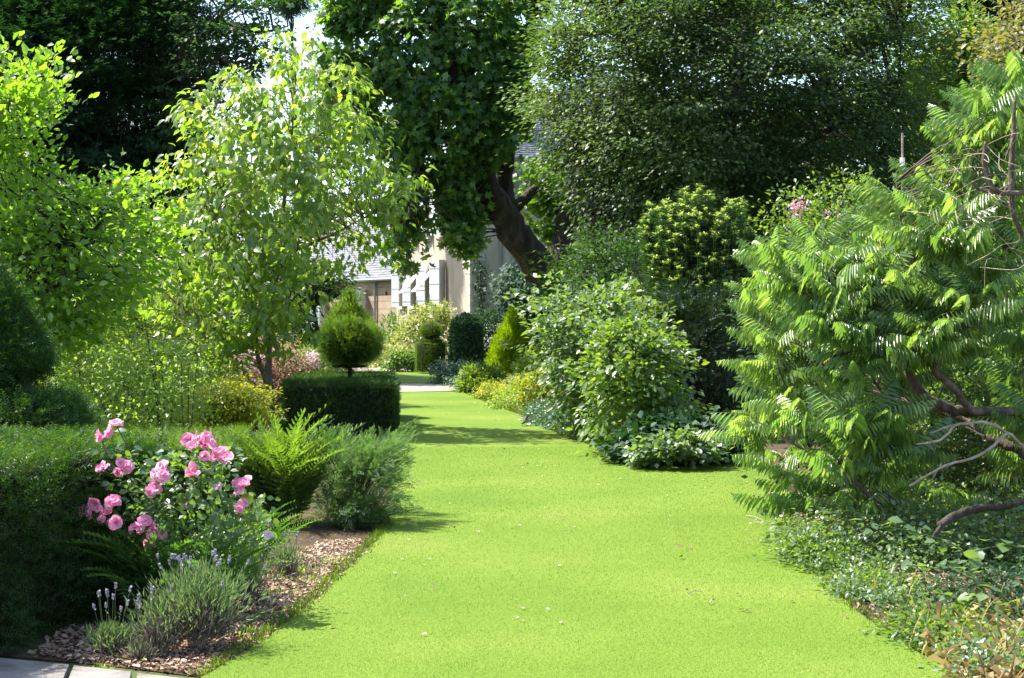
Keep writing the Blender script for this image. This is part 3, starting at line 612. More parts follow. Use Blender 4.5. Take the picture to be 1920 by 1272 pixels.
while z < WZ-.05:
    h = r.uniform(.27, .36); h = min(h, WZ-z); x = -.0-r.uniform(0, .3)
    while x < WL:
        L_ = r.uniform(.45, .85); a_, b_ = max(x, 0), min(x+L_, WL)
        segs = [(a_, b_)]
        for o4 in wo:
            if z+h/2 > o4[2] and z+h/2 < o4[3]:
                ns = []
                for (p_, q_) in segs:
                    if q_ <= o4[0] or p_ >= o4[1]: ns.append((p_, q_))
                    else:
                        if p_ < o4[0]: ns.append((p_, o4[0]))
                        if q_ > o4[1]: ns.append((o4[1], q_))
                segs = ns
        for (p_, q_) in segs:
            if q_-p_ > .06: block(stme, 'stone', wing, W0+WD*(p_+q_)/2+WN*(-.03+r.uniform(0, .008))+np.array([0, 0, z+h/2]), WD, WN, (q_-p_-.014, .06, h-.014))
        x += L_
    z += h
for o4 in wo:
    c = W0+WD*(o4[0]+o4[1])/2+np.array([0, 0, (o4[2]+o4[3])/2])
    for s in (-1, 1):
        t = MB(); obox(c+WD*s*.275-WN*.08, WD, WN, .53, .04, o4[3]-o4[2]-.04, t)
        for z in (-.35, 0, .35): obox(c+WD*s*.275-WN*.05+[0, 0, z*(o4[3]-o4[2])], WD, WN, .5, .03, .08, t)
        t.build('door', M['white'], wing)
        t = MB(); a = R(60); d = WD*s*math.cos(a)+WN*math.sin(a); obox(c+WD*s*.57+d*.28, d, np.cross(d, [0, 0, 1.]), .55, .035, o4[3]-o4[2], t); t.build('shutter', M['white'], wing)
MB().tube([W0+WD*1.9+WN*.08+np.array([0, 0, z]) for z in (0.02, 1.5, WZ)], .05, 8).build('downpipe', M['grey'], wing)
MB().tube([W0+WD*t+WN*.2+np.array([0, 0, WZ+.03]) for t in (-.1, 4, 8, WL)], .07, 8).build('gutter', M['grey'], wing)
MB().tube([W0+WD*.95+WN*.02+np.array([0, 0, 2.9]), W0+WD*.95-WN*.1+np.array([0, 0, 2.9])], .09, 12).build('vent_hole', M['dark'], wing)
mb = MB(); q0 = W0+WD*.22+np.array([0, 0, 1.75]); obox(q0+WN*.1, WD, WN, .22, .2, .3, mb); mb.tube([q0+WN*.12+np.array([0, 0, .15]), q0+WN*.12+np.array([0, 0, .3])], [.1, .02], 8); mb.build('wall_lantern', M['grey'], wing)
e0, e1 = W0-WD*.1+WN*.25+np.array([0, 0, WZ]), W0+WD*WL+WN*.25+np.array([0, 0, WZ]); r0, r1 = W0-WD*.1-WN*3.4+np.array([0, 0, WZ+3.1]), W0+WD*WL-WN*3.4+np.array([0, 0, WZ+3.1])
b0, b1 = W0-WD*.1-WN*7+np.array([0, 0, WZ]), W0+WD*WL-WN*7+np.array([0, 0, WZ])
mb = MB(); dz = np.array([0, 0, .03]); mb.add([e0-dz, e1-dz, r1-dz, r0-dz, b0-dz, b1-dz], [(0, 1, 2, 3), (3, 2, 5, 4), (0, 3, 4), (1, 5, 2)]); mb.build('roof', M['slate'], wing)
slate_slope(wing, e0, e1, r1, r0, .18, seed=8)
# a white verge board and a second, steeper roof plane
v0 = e0+WD*2.2+(r0-e0)*.22; v1 = e0+WD*.35+(r0-e0)*.78; nn = nrm(np.cross(e1-e0, r0-e0)); nn = nn if nn[2] > 0 else -nn
mb = MB(); d = nrm(v1-v0); mb.box((v0+v1)/2+nn*.12, (np.linalg.norm(v1-v0), .09, .16), np.stack([d, np.cross(nn, d), nn], -1)); mb.build('verge_board', M['white'], wing)

# ================================================================== BACKGROUND TREES
def tree(name, label, cat, poly, d, thick, mat, tmpl, size, clumps, per, spread, seed, spec=None, bark='bark', base=None, group=None, tw=.6, twr=.03, **kw):
    r = rg(seed); a_ = np.array(poly, float)
    if spec is not None:
        b = P(spec[0][0][0], spec[0][0][1], spec[0][0][2]); b[2] = 0
    else:
        b = P(a_[:, 0].mean(), 600, d); b[2] = 0
    root = thing(name, label, cat, b, group)
    C, o = fill(poly, d, thick, clumps, r, kw.get('front', .6), kw.get('power', .45), kw.get('slope', 0), rough=.05)
    pos, oo, q = scatter(C, o, per, spread*r.uniform(.6, 1.4, len(C)), r, kw.get('flat', .35))
    aa, nn = leafdirs(oo, q, r, kw.get('out', .7), kw.get('rnd', .6), kw.get('droop', .25), kw.get('up', 1.), kw.get('nrnd', .45), kw.get('nout', .25))
    keep = pos[:, 2] > .1
    leaves('crown', root, mat, tmpl, pos[keep], aa[keep], nn[keep], size*r.uniform(.7, 1.25, keep.sum()), kw.get('wid', 1.), kw.get('parts', 0))
    if spec is None:
        top = C[:, 2].max(); base_ = b; spec_pts = [base_, base_+np.array([.2, 0, top*.4]), base_+np.array([0, 0, top*.9])]
        pts = spline(spec_pts, 5); MB().tube(pts, np.linspace(.35, .06, len(pts))*kw.get('tr', 1), 9).build('trunk', M[bark], root, smooth=True); sk = pts
    else: sk = limbs(root, spec, M[bark], seed=seed)
    twigs(root, sk, C, r, M[bark], twr, .1, tw)
    return root
# far woods closing the garden: several rows, each a tree of its own
woods = [(-150, 330, 62, 'midgreen dense'), (130, 330, 60, ''), (330, 380, 64, ''), (1150, 300, 66, ''), (1400, 330, 62, ''), (1640, 300, 58, ''), (1880, 280, 60, ''), (2080, 260, 56, ''), (600, 300, 90, ''), (1300, -20, 52, ''), (1560, 10, 54, '')]
wl = ['broad dark tree in the far woods behind the left conifers, leftmost', 'far woodland tree behind the dark conifer on the left', 'far woodland tree between the conifer and the house roof', 'far woodland tree just right of the house roof', 'far woodland tree glimpsed through the centre of the glossy tree',
      'far woodland tree beyond the pink flowering shrub', 'far woodland tree behind the top of the feathery bush', 'far woodland tree beyond the right edge of the garden', 'far woodland tree above the outbuilding roof between the two lit trees', 'tall woodland tree hidden behind the left half of the glossy tree', 'tall woodland tree hidden behind the right half of the glossy tree']
for i, (x, y, d, _) in enumerate(woods):
    w2 = 190 if i != 8 else 120; poly = [(x-w2, 640), (x-w2*1.1, y+120), (x-w2*.8, y), (x-w2*.3, y-110), (x+w2*.2, y-130), (x+w2*.7, y-20), (x+w2*1.1, y+100), (x+w2, 640)]
    tree('woodland_tree', wl[i], 'tree', poly, d, 4, M['woods'], DIAMOND, .26 if i != 8 else .22, 230 if i != 8 else 420, 55, 1.1 if i != 8 else .8, 100+i, group='trees of the far woods', tw=.2, twr=.04)

tree('dark_conifer', 'very dark dense conifer filling the upper left corner', 'tree', [(-160, -90), (300, -100), (345, 20), (370, 130), (335, 240), (330, 360), (290, 470), (250, 640), (-160, 640)], 46, 4.5, M['darkconifer'], SPRIGW, .34, 1500, 60, .8, 201,
     [[(90, 700, 46, .5), (80, 400, 46, .4), (90, 100, 46, .3), (95, -100, 46, .15)], [(85, 180, 45, .12), (30, 60, 43.5, .09), (-40, 10, 43, .05)], [(88, 260, 45.5, .12), (180, 200, 44, .08), (300, 190, 43.5, .04)]],
     out=.9, rnd=.35, droop=.25, flat=.22, nrnd=.3, tw=.35, twr=.035)
tree('open_beech', 'dark open branched tree with sky showing through, right of the dense conifer', 'tree', [(280, -100), (560, -100), (545, 10), (525, 60), (500, 110), (455, 160), (400, 200), (360, 250), (300, 420), (270, 300)], 44, 3, M['beechdark'], DIAMOND, .17, 230, 42, .48, 202,
     [[(300, 690, 44, .35), (300, 400, 44, .3), (320, 150, 44, .2), (345, -90, 44, .12)], [(310, 240, 44, .1), (370, 80, 43.5, .08), (460, -10, 43, .05), (520, -60, 43, .03)], [(312, 180, 44, .1), (400, 110, 43.6, .07), (460, 160, 43, .03)], [(305, 120, 44, .1), (380, 40, 44, .07), (480, 60, 43, .04), (540, 50, 43, .02)], [(330, 60, 44, .08), (350, 130, 42, .05), (440, 205, 42, .02)]],
     flat=.18, nrnd=.3, tw=.9, twr=.022, wid=1.1)
tree('slim_conifer', 'sliver of dark tree top against the sky above the pale gap at top centre left', 'tree', [(515, -90), (575, -90), (562, 0), (548, 25), (530, 12)], 58, 1, M['darkconifer'], SPRIGW, .3, 60, 40, .5, 203, tr=.6)

# the big leaning plane tree
SP = [[(1096, 705, 38.2, .75), (1075, 610, 38, .62), (1050, 555, 38, .5), (1005, 490, 38, .43), (955, 420, 37.6, .37), (912, 345, 37.2, .31), (885, 265, 37, .27), (865, 170, 37, .23), (850, 60, 37, .19), (840, -60, 37, .12)],
      [(965, 425, 37.8, .26), (948, 370, 38, .22), (950, 300, 38, .19), (962, 220, 38.2, .16), (985, 120, 38.4, .12), (1010, -40, 38.5, .08)],
      [(1058, 570, 38.2, .42), (1050, 500, 38.4, .36), (1062, 430, 38.6, .3), (1082, 360, 38.8, .25), (1100, 290, 39, .2), (1125, 170, 39, .12)],
      [(962, 392, 38, .17), (985, 372, 38.2, .14), (1006, 352, 38.3, .12)],
      [(858, 120, 37, .14), (835, 55, 36.8, .13), (800, 58, 36.5, .1), (760, 60, 36.2, .07), (700, 35, 36, .05)],
      [(835, 58, 36.8, .1), (833, 20, 36.6, .09), (870, -10, 36.4, .07)],
      [(872, 200, 37, .12), (820, 165, 36.5, .09), (765, 150, 36, .06), (730, 175, 35.8, .03)],
      [(885, 265, 37, .1), (840, 260, 36.5, .06), (790, 300, 36, .04), (770, 400, 35.6, .02)]]
tp = [(590, -90), (1035, -90), (1025, 20), (1008, 110), (1005, 190), (996, 235), (985, 262), (960, 285), (930, 295), (900, 312), (880, 335), (882, 370), (888, 400), (884, 440), (876, 480), (880, 530), (868, 545), (866, 500), (858, 440), (838, 420), (830, 350), (812, 330), (798, 350), (792, 400), (780, 440), (772, 490), (757, 515), (746, 480), (732, 430), (742, 380), (725, 330), (690, 290), (650, 230), (620, 150), (595, 80)]
pl = tree('plane_tree', 'large leaning tree with forked dark trunk and hanging lobed leaves before the house', 'tree', tp, 36.8, 1.5, M['maple'], MAPLE, .19, 900, 22, .30, 211, SP, wid=1.05, out=.35, rnd=.6, droop=.75, up=.35, nout=1.0, nrnd=.6, flat=.6, tw=.35, twr=.02, power=.6)
r = rg(212); C, o = fill([(975, 300), (1060, 300), (1070, 360), (1050, 440), (1040, 500), (1010, 450), (1000, 400), (975, 350)], 39, .4, 70, r)
pos, oo, q = scatter(C, o, 14, .3, r, .6); aa, nn = leafdirs(oo, q, r, .35, .6, .7, .35, .6, 1.)
leaves('crown', pl, M['maple'], MAPLE, pos, aa, nn, .17*r.uniform(.7, 1.3, len(pos)))
C, o = fill([(1005, 470), (1040, 500), (1065, 560), (1040, 580), (1010, 540)], 37.2, .3, 16, r); pos, oo, q = scatter(C, o, 10, .4, r, .6); aa, nn = leafdirs(oo, q, r, .5, .6, .6, .4, .6, 1.)
leaves('crown', pl, M['maple'], MAPLE, pos, aa, nn, .17)

# the big glossy tree on the right
bp_ = [(1080, -110), (1760, -110), (1745, 20), (1752, 120), (1745, 210), (1738, 300), (1690, 370), (1600, 425), (1500, 330), (1460, 390), (1420, 460), (1400, 560), (1160, 590), (1135, 520), (1120, 440), (1115, 380), (1050, 330), (1045, 250), (1000, 190), (1035, 130), (1015, 60), (1050, 0)]
SB = [[(1330, 720, 34, .45), (1350, 560, 34, .4), (1370, 400, 34, .35), (1380, 240, 34, .28), (1400, 60, 34, .2), (1410, -90, 34, .1)], [(1372, 380, 34, .2), (1300, 250, 33, .14), (1210, 130, 32, .08), (1150, 60, 31.5, .04)],
      [(1380, 300, 34, .2), (1490, 200, 33.3, .14), (1600, 110, 32.5, .08), (1690, 60, 32, .04)], [(1360, 450, 34, .18), (1440, 330, 33, .12), (1560, 240, 32, .07), (1680, 200, 31.5, .04)], [(1360, 480, 34, .18), (1250, 400, 33, .12), (1150, 360, 32, .07), (1090, 400, 31.5, .04)], [(1395, 420, 33.5, .15), (1412, 600, 33.3, .13), (1410, 690, 33.2, .12)]]
tree('glossy_tree', 'huge dark tree of small glossy leaves and arching sprays filling the top right', 'tree', bp_, 33, 4.2, M['beech'], DIAMOND, .105, 2300, 62, .55, 221, SB, out=.9, rnd=.4, droop=.3, flat=.28, nrnd=.35, tw=.3, twr=.02, wid=1.15, power=.5)
tree('dark_conifer', 'dark narrow conifer at the top right corner behind the reddish shrub', 'tree', [(1790, -90), (1900, -90), (1905, 60), (1890, 160), (1850, 200), (1830, 60)], 40, 1.5, M['darkconifer'], SPRIGW, .3, 220, 50, .6, 231, out=.9, rnd=.35, flat=.25, tr=.6)
tree('leafy_tree', 'mid green tree between the sky gap and the dark conifer at top right', 'tree', [(1772, 40), (1800, 0), (1840, 20), (1870, 140), (1850, 260), (1780, 280), (1745, 200), (1755, 110)], 36, 1.5, M['midgreen'], DIAMOND, .15, 170, 42, .5, 232, tr=.5)
tree('yellow_green_tree', 'sunlit yellow green tree behind the right end of the big glossy tree', 'tree', [(1700, 130), (1770, 90), (1830, 160), (1860, 300), (1820, 430), (1640, 470), (1480, 460), (1500, 370), (1600, 340), (1680, 330), (1700, 250)], 37.5, 1.5, M['lime'], DIAMOND, .14, 420, 40, .5, 233, tr=.5)
shrub('red_leaved_shrub', 'olive and reddish leaved shrub at the upper right edge', 'shrub', [(1855, 70), (1880, 20), (1930, -40), (2050, -60), (2050, 260), (1900, 260), (1850, 180)], 17, 1, M['olivered'], OVAL, .075, 170, 34, .28, 234, stem=True, nstems=4, base=P(1990, 600, 17)*np.array([1, 1, 0]), srad=.03)
pf = shrub('pink_flowering_shrub', 'light green shrub with sprays of pink flowers under the glossy tree', 'shrub', [(1440, 400), (1500, 360), (1600, 350), (1660, 390), (1680, 700), (1440, 700), (1430, 480)], 27, 1.2, M['midgreen'], DIAMOND, .1, 420, 34, .4, 235, base=P(1540, 600, 27)*np.array([1, 1, 0]), srad=.03)
r = rg(236); C, o = fill([(1480, 385), (1530, 362), (1560, 385), (1550, 412), (1495, 415)], 25.6, .15, 5, r); pos, oo, q = scatter(C, o, 16, .14, r, .8)
leaves('blossom', pf, M['petal'], DIAMOND, pos, nrm(r.normal(size=pos.shape)), r.normal(size=pos.shape), .07)
t = thing('marker_pole', 'thin pale pole standing beyond the feathery bush at upper right', 'pole', P(1692, 600, 24)*np.array([1, 1, 0]))
MB().tube([P(1692, 600, 24)*np.array([1, 1, 0]), P(1692, 250, 24)], .018, 6).build('shaft', M['dead'], t); MB().tube([P(1692, 322, 23.97), P(1692, 296, 23.97)], .04, 6).build('sleeve', M['white'], t)
# dark understorey behind the middle shrubs
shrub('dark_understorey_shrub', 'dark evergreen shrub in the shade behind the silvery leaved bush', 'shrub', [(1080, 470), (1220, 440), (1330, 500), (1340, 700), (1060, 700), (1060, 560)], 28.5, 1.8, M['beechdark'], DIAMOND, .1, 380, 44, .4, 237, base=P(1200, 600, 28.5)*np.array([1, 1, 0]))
shrub('glossy_undershrub', 'green shrub peeping out above the silvery leaved bush', 'shrub', [(1150, 540), (1190, 520), (1215, 530), (1220, 590), (1170, 600)], 24.5, .3, M['midgreen'], OVAL, .07, 40, 24, .16, 238, base=P(1200, 600, 22.5)*np.array([1, 1, 0]))
# ivy on the house
iv = thing('ivy', 'mound of dark ivy climbing the shaded wall behind the leaning trunk', 'ivy', P(1000, 600, 50)*np.array([1, 1, 0])); r = rg(239)
C, o = fill([(942, 478), (975, 490), (1010, 515), (1040, 560), (1062, 620), (1075, 700), (950, 700), (960, 600), (928, 560), (925, 530), (945, 510)], 49, 1.4, 700, r, .8, inset=22, lump=.4); C[:, 2] = np.maximum(C[:, 2], .1); pos, oo, q = scatter(C, o, 30, .4, r, .8)
a, n = leafdirs(oo, q, r, .2, .4, .9, .3, .45, 1.2); n[:, 1] -= .8; leaves('foliage', iv, M['ivy'], DIAMOND, pos, a, nrm(n), .14*r.uniform(.7, 1.2, len(pos)), 1.4)
MB().tube(spline([P(1010, 690, 49.5)*np.array([1, 1, 0]), P(1000, 600, 49.8), P(970, 520, 50.5)], 4), .09, 6).build('stem', M['bark'], iv)
iv = thing('ivy', 'thin trail of ivy running up beside the downpipes', 'ivy', P(905, 600, 52.6)*np.array([1, 1, 0])); C, o = fill([(895, 470), (903, 500), (906, 600), (912, 670), (898, 670), (900, 560)], 52.5, .1, 60, r); pos, oo, q = scatter(C, o, 10, .2, r, .9)
a, n = leafdirs(oo, q, r, .2, .4, .9, .3, .45, 1.2); leaves('foliage', iv, M['ivy'], DIAMOND, pos, a, n, .12, 1.2)
MB().tube(spline([P(905, 600, 52.6)*np.array([1, 1, 0]), P(903, 560, 52.6), P(898, 480, 52.6)], 4), .02, 5).build('stem', M['bark'], iv)

# ================================================================== CLIPPED PLANTS
M['core'] = solid('shade_dark_twigs', [(.008, .012, .005), (.02, .02, .01)], 12, .95, .5, .05)  # solid core: inner wood, with the shade of the interior put into its colour
def clothe(root, pos, nor, mat, tmpl, size, seed, jit=.6, depth=.02, lift=.35, fol='foliage', wid=1., droop=0.):
    r = rg(seed); n = len(pos); tang = nrm(r.normal(size=(n, 3)))
    a = nrm(nor*lift+tang*jit+np.array([0, 0, .35-droop])); nn = nrm(nor+r.normal(size=(n, 3))*.5)
    p = pos-nor*(r.random(n)**1.5)[:, None]*depth*2+nor*r.normal(size=(n, 1))*depth*.4
    return leaves(fol, root, mat, tmpl, p, a, nn, size*r.uniform(.6, 1.3, n), wid)
def wobble(p, amp, sc_, seed):
    r = rg(seed); w = np.zeros(len(p))
    for k in range(6): w += np.sin(p@(r.normal(size=3)*sc_*(1+k*.5))+r.uniform(0, 6))/(1+k*.4)
    return w*amp/2.5
def box_hedge(root, o, u, v, L_, D_, H_, n, mat, size, seed, amp=.03, tmpl=SPRIG, rnd=.08, matt=None, notop=False):
    r = rg(seed); o, u, v = [np.array(q, float) for q in (o, u, v)]; z = np.array([0, 0, 1.])
    fs = [(o, u, z, L_, H_, -v), (o+v*D_, u, z, L_, H_, v), (o, v, z, D_, H_, -u), (o+u*L_, v, z, D_, H_, u), (o+z*H_, u, v, L_, D_, z)]
    A = np.array([f[3]*f[4] for f in fs]); A[4] *= 1.3; P_, N_ = [], []
    for f, k in zip(fs, (A/A.sum()*n).astype(int)):
        s, t = r.random((2, k)); p = f[0]+f[1]*(s*f[3])[:, None]+f[2]*(t*f[4])[:, None]; P_.append(p); N_.append(np.tile(f[5], (k, 1)))
    P_ = np.vstack(P_); N_ = np.vstack(N_); c = o+u*L_/2+v*D_/2+z*H_*.5
    # soften the edges
    l = np.stack([(P_-c)@u/(L_/2), (P_-c)@v/(D_/2), (P_[:, 2]-c[2])/(H_/2)], -1); l[:, 2] = np.maximum(l[:, 2], 0)
    e = np.sort(np.abs(l), 1)[:, 1]; hd = np.array([L_/2, D_/2, H_/2]); ex = np.sort((1-np.abs(l))*hd, 1)[:, 1]; P_ = P_-nrm(P_-c)*(np.clip(1-ex/.08, 0, 1)**2*rnd*.5)[:, None]
    P_ = P_+N_*wobble(P_, amp, 4, seed)[:, None]; P_[:, 2] = np.maximum(P_[:, 2], .03)
    clothe(root, P_, N_, mat, tmpl, size, seed)
    q = .06; cb = MB(); Mx = np.stack([u, v, z], -1); cb.box(c, (L_-2*q, D_-2*q, H_-2*q), Mx); cb.build('shaded_core', M['core'], root)
def lathe_pts(c, prof, n, seed, amp=.02):
    """points and normals over a turned shape; prof = [(z, r), ...]"""
    r = rg(seed); pr = np.array(prof, float); seg = np.hypot(*np.diff(pr, axis=0).T); rm = (pr[1:, 1]+pr[:-1, 1])/2+.01; w = seg*rm; w /= w.sum()
    i = r.choice(len(seg), n, p=w); t = r.random(n); z = pr[i, 0]*(1-t)+pr[i+1, 0]*t; ra = pr[i, 1]*(1-t)+pr[i+1, 1]*t; th = r.uniform(0, 2*math.pi, n)
    dz, dr = np.diff(pr, axis=0).T; dz, dr = dz[i], dr[i]; l = np.hypot(dz, dr)
    N_ = np.stack([np.cos(th)*dz/l, np.sin(th)*dz/l, -dr/l], -1); p = np.stack([np.cos(th)*ra, np.sin(th)*ra, z], -1)+np.array(c)
    return p+N_*wobble(p, amp, 6, seed)[:, None], N_
def lathe_core(root, c, prof, q=.05, name='shaded_core', mat='core'):
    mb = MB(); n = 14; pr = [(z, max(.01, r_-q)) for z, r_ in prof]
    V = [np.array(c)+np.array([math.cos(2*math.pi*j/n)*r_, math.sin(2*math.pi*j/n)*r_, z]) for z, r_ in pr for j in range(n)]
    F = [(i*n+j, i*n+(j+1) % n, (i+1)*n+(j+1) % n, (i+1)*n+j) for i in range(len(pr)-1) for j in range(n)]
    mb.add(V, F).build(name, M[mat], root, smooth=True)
def topiary(name, label, cat, c, profs, n, mat, tmpl, size, seed, group=None, amp=.02, stem=None, lift=.35, jit=.6, depth=.02, q=.05, droop=0.):
    root = thing(name, label, cat, (c[0], c[1], 0), group)
    for i, prof in enumerate(profs):
        p, N_ = lathe_pts((c[0], c[1], c[2]), prof, n[i], seed+i, amp); clothe(root, p, N_, mat, tmpl, size, seed+i, jit, depth, lift, 'foliage', 1., droop); lathe_core(root, (c[0], c[1], c[2]), prof, q)
    if stem: MB().tube([(c[0], c[1], 0), (c[0]+.01, c[1], stem[0]*.5), (c[0], c[1], stem[0])], stem[1], 8).build('trunk', M['bark'], root, smooth=True)
    return root
# left foreground yew hedge
hu = nrm(np.array([.62, 2.55, 0])); hv = np.array([-hu[1], hu[0], 0])
h0 = G(0, 1232)*np.array([1, 1, 0]); hs = h0-hu*2.2
ht = thing('yew_hedge', 'long clipped dark green yew hedge with sunlit top in the left foreground', 'hedge', hs)
r = rg(301)
box_hedge(ht, hs+hu*.6, hu, hv, 3.5, 2.3, .955, 42000, M['yew'], .075, 301, .05)
brt = r.random((5200, 2)); p = hs+hu*(.6+brt[:, :1]*3.5)+hv*(.02+brt[:, 1:]*2.2)+np.array([0, 0, .975]); clothe(ht, p, np.tile([0, 0, 1.], (5200, 1)), M['yewbright'], SPRIG, .065, 305, .7, .02, .6, 'sun_tinted_growth')  # brighter shoots; sun on the hedge top is put into their colour
C = hs+hu*3.2+hv*.95; p, N_ = lathe_pts((C[0], C[1], .0), [(.85, .42), (1.02, .36), (1.1, .2), (1.12, .0)], 2200, 302, .03); clothe(ht, p, N_, M['yew'], SPRIG, .06, 302)
hb = thing('yew_hedge', 'further length of bright topped yew hedge just behind the roses', 'hedge', G(250, 1010)*np.array([1, 1, 0]))
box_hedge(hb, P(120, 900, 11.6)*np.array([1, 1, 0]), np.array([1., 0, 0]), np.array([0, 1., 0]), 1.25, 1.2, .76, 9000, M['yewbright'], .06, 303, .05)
# layered yew topiary behind the hedge at the far left
tc = P(-18, 600, 12.6)*np.array([1, 1, 0])
tp1 = topiary('topiary_yew', 'tall dark yew cone above a wide flat lower tier at the far left edge', 'topiary', tc,
    [[(1.14, .0), (1.18, .34), (1.3, .5), (1.5, .44), (1.7, .34), (1.88, .24), (2.05, .13), (2.22, .04), (2.36, .0)], [(.68, .0), (.72, .55), (.84, .82), (1.0, .78), (1.09, .5), (1.1, .0)]], [9000, 6500], M['yew'], SPRIG, .10, 311, amp=.05, stem=(1.6, .07), lift=.5, depth=.05, q=.12)
# hedge block with the two small yews rising from it
bo = np.array([P(531, 812, 22.6)[0], 22.5, 0]); bh = thing('yew_hedge_block', 'rectangular clipped yew block beside the lawn, shaded front and bright top', 'hedge', bo)
box_hedge(bh, bo, nrm(np.array([1., .0, 0])), nrm(np.array([-.085, 1., 0])), 1.69, 4.3, .74, 26000, M['yew'], .075, 321, .02)
t1 = P(655, 600, 24.3)*np.array([1, 1, 0])
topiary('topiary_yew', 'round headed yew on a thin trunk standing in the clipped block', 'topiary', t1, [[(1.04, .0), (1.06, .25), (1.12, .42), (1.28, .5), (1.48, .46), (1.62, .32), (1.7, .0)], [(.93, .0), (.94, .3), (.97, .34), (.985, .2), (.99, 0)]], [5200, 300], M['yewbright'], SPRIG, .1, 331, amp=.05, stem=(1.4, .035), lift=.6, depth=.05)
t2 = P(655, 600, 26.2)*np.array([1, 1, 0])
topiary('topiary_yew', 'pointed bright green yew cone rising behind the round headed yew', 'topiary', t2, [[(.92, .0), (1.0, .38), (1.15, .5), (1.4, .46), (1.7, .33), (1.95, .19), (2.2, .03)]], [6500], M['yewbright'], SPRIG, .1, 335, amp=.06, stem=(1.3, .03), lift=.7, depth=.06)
# topiary drum with a ball, in front of the house
q = P(808, 600, 47.8)*np.array([1, 1, 0])
topiary('topiary_yew', 'clipped yew drum topped by a round ball, in front of the house', 'topiary', q,
    [[(.08, .0), (.09, .48), (.5, .5), (.93, .5), (.97, .46), (.97, .0)], [(.95, .4), (1.07, .4), (1.09, .0)], [(1.07, .0), (1.1, .2), (1.22, .33), (1.36, .36), (1.5, .31), (1.6, .16), (1.63, 0)]], [9000, 1500, 4500], M['yewbright'], SPRIG, .05, 341, amp=.008, stem=(1.2, .07), depth=.01, lift=.3)
q = P(873, 600, 43)*np.array([1, 1, 0])
topiary('ivy_column', 'dark rounded ivy clad column between the yew drum and the golden cone', 'topiary', q, [[(.02, .0), (.05, .46), (.6, .47), (1.2, .45), (1.6, .4), (1.8, .25), (1.86, 0)]], [9000], M['ivy'], DIAMOND, .085, 351, amp=.02, depth=.03)
q = P(963, 600, 37.5)*np.array([1, 1, 0])
topiary('golden_cypress', 'dense golden green cypress shaped like a pointed teardrop', 'conifer', q, [[(.05, .0), (.12, .3), (.35, .5), (.7, .555), (1.05, .47), (1.4, .32), (1.7, .16), (1.92, .02)]], [11000], M['gold'], PLUME, .14, 361, amp=.05, lift=.35, jit=.18, depth=.07, q=.1)

# ================================================================== MIDDLE DISTANCE
fl = np.array([1, 1, 0])
shrub('wall_shrub', 'pale cream green shrub trained against the house behind the yew drum', 'shrub', [(757, 640), (765, 600), (785, 580), (815, 570), (838, 580), (840, 610), (836, 655), (820, 670), (770, 665)], 51.3, .7, M['pale'], DIAMOND, .12, 130, 34, .35, 401, base=P(800, 600, 51.3)*fl)
shrub('corner_shrub', 'dark spiky leaved shrub in the corner between house and outbuilding', 'shrub', [(712, 640), (722, 615), (742, 600), (750, 620), (750, 680), (715, 680)], 62, .5, M['vib'], NARROW, .3, 40, 26, .35, 402, base=P(732, 600, 62)*fl)
fb = shrub('flower_border', 'pale flowering border plants in front of the outbuilding', 'flower bed', [(700, 690), (708, 650), (735, 640), (775, 655), (790, 690)], 54, .9, M['pale'], DIAMOND, .09, 150, 30, .3, 403, base=P(745, 600, 54)*fl)
shrub('leafy_perennial', 'clump of fresh green leaves left of the yew drum base', 'perennial', [(725, 690), (735, 668), (770, 660), (785, 680), (783, 692)], 49.5, .5, M['midgreen'], OVAL, .12, 60, 22, .2, 404, base=P(755, 600, 49.5)*fl, stem=False)
ws = shrub('white_flowered_shrub', 'dark shrub with creamy white flower sprays against the shaded wall', 'shrub', [(895, 600), (920, 585), (955, 590), (965, 640), (955, 690), (885, 690), (890, 640)], 48, .8, M['ivy'], DIAMOND, .1, 220, 34, .3, 405, base=P(925, 600, 48)*fl)
r = rg(406); C, o = fill([(905, 610), (950, 605), (948, 670), (905, 665)], 47.1, .2, 22, r); pos, oo, q = scatter(C, o, 20, .22, r, .4); leaves('blossom', ws, M['petalwhite'], DIAMOND, pos, nrm(r.normal(size=pos.shape)), r.normal(size=pos.shape)+[0, -1, 1], .05)
shrub('low_blue_shrub', 'low blue green rounded bush at the foot of the ivy column', 'shrub', [(818, 722), (816, 695), (830, 680), (858, 678), (880, 695), (882, 722)], 40.2, .45, M['bluegreen'], DIAMOND, .075, 90, 34, .18, 407, base=P(848, 600, 40.2)*fl)
shrub('low_dark_shrub', 'low dark bush between the ivy column and the golden cypress', 'shrub', [(845, 715), (850, 690), (880, 682), (915, 685), (925, 712), (890, 720)], 41.3, .45, M['ivy'], DIAMOND, .075, 80, 34, .2, 408, base=P(888, 600, 41.3)*fl)
shrub('pale_groundcover', 'silvery green low plants along the border beside the path', 'perennial', [(845, 728), (850, 712), (875, 702), (900, 710), (905, 730)], 37, .4, M['bluegreen'], DIAMOND, .06, 60, 34, .16, 409, base=P(872, 600, 37)*fl, stem=False)
shrub('green_mound', 'bright green strappy mound in front of the golden cypress', 'perennial', [(872, 738), (872, 715), (885, 700), (910, 695), (935, 702), (940, 725), (925, 738)], 35.2, .5, M['midgreen'], NARROW, .16, 110, 30, .16, 410, out=.3, droop=-.6, base=P(905, 600, 35.2)*fl, stem=False)
ym = shrub('yellow_flower_mound', 'yellow and peach flowered low mound on the lawn edge', 'flowers', [(892, 752), (893, 735), (910, 722), (935, 718), (955, 728), (960, 750), (930, 758)], 32.5, .4, M['lime'], DIAMOND, .05, 90, 40, .13, 411, base=P(925, 600, 32.5)*fl, stem=False)
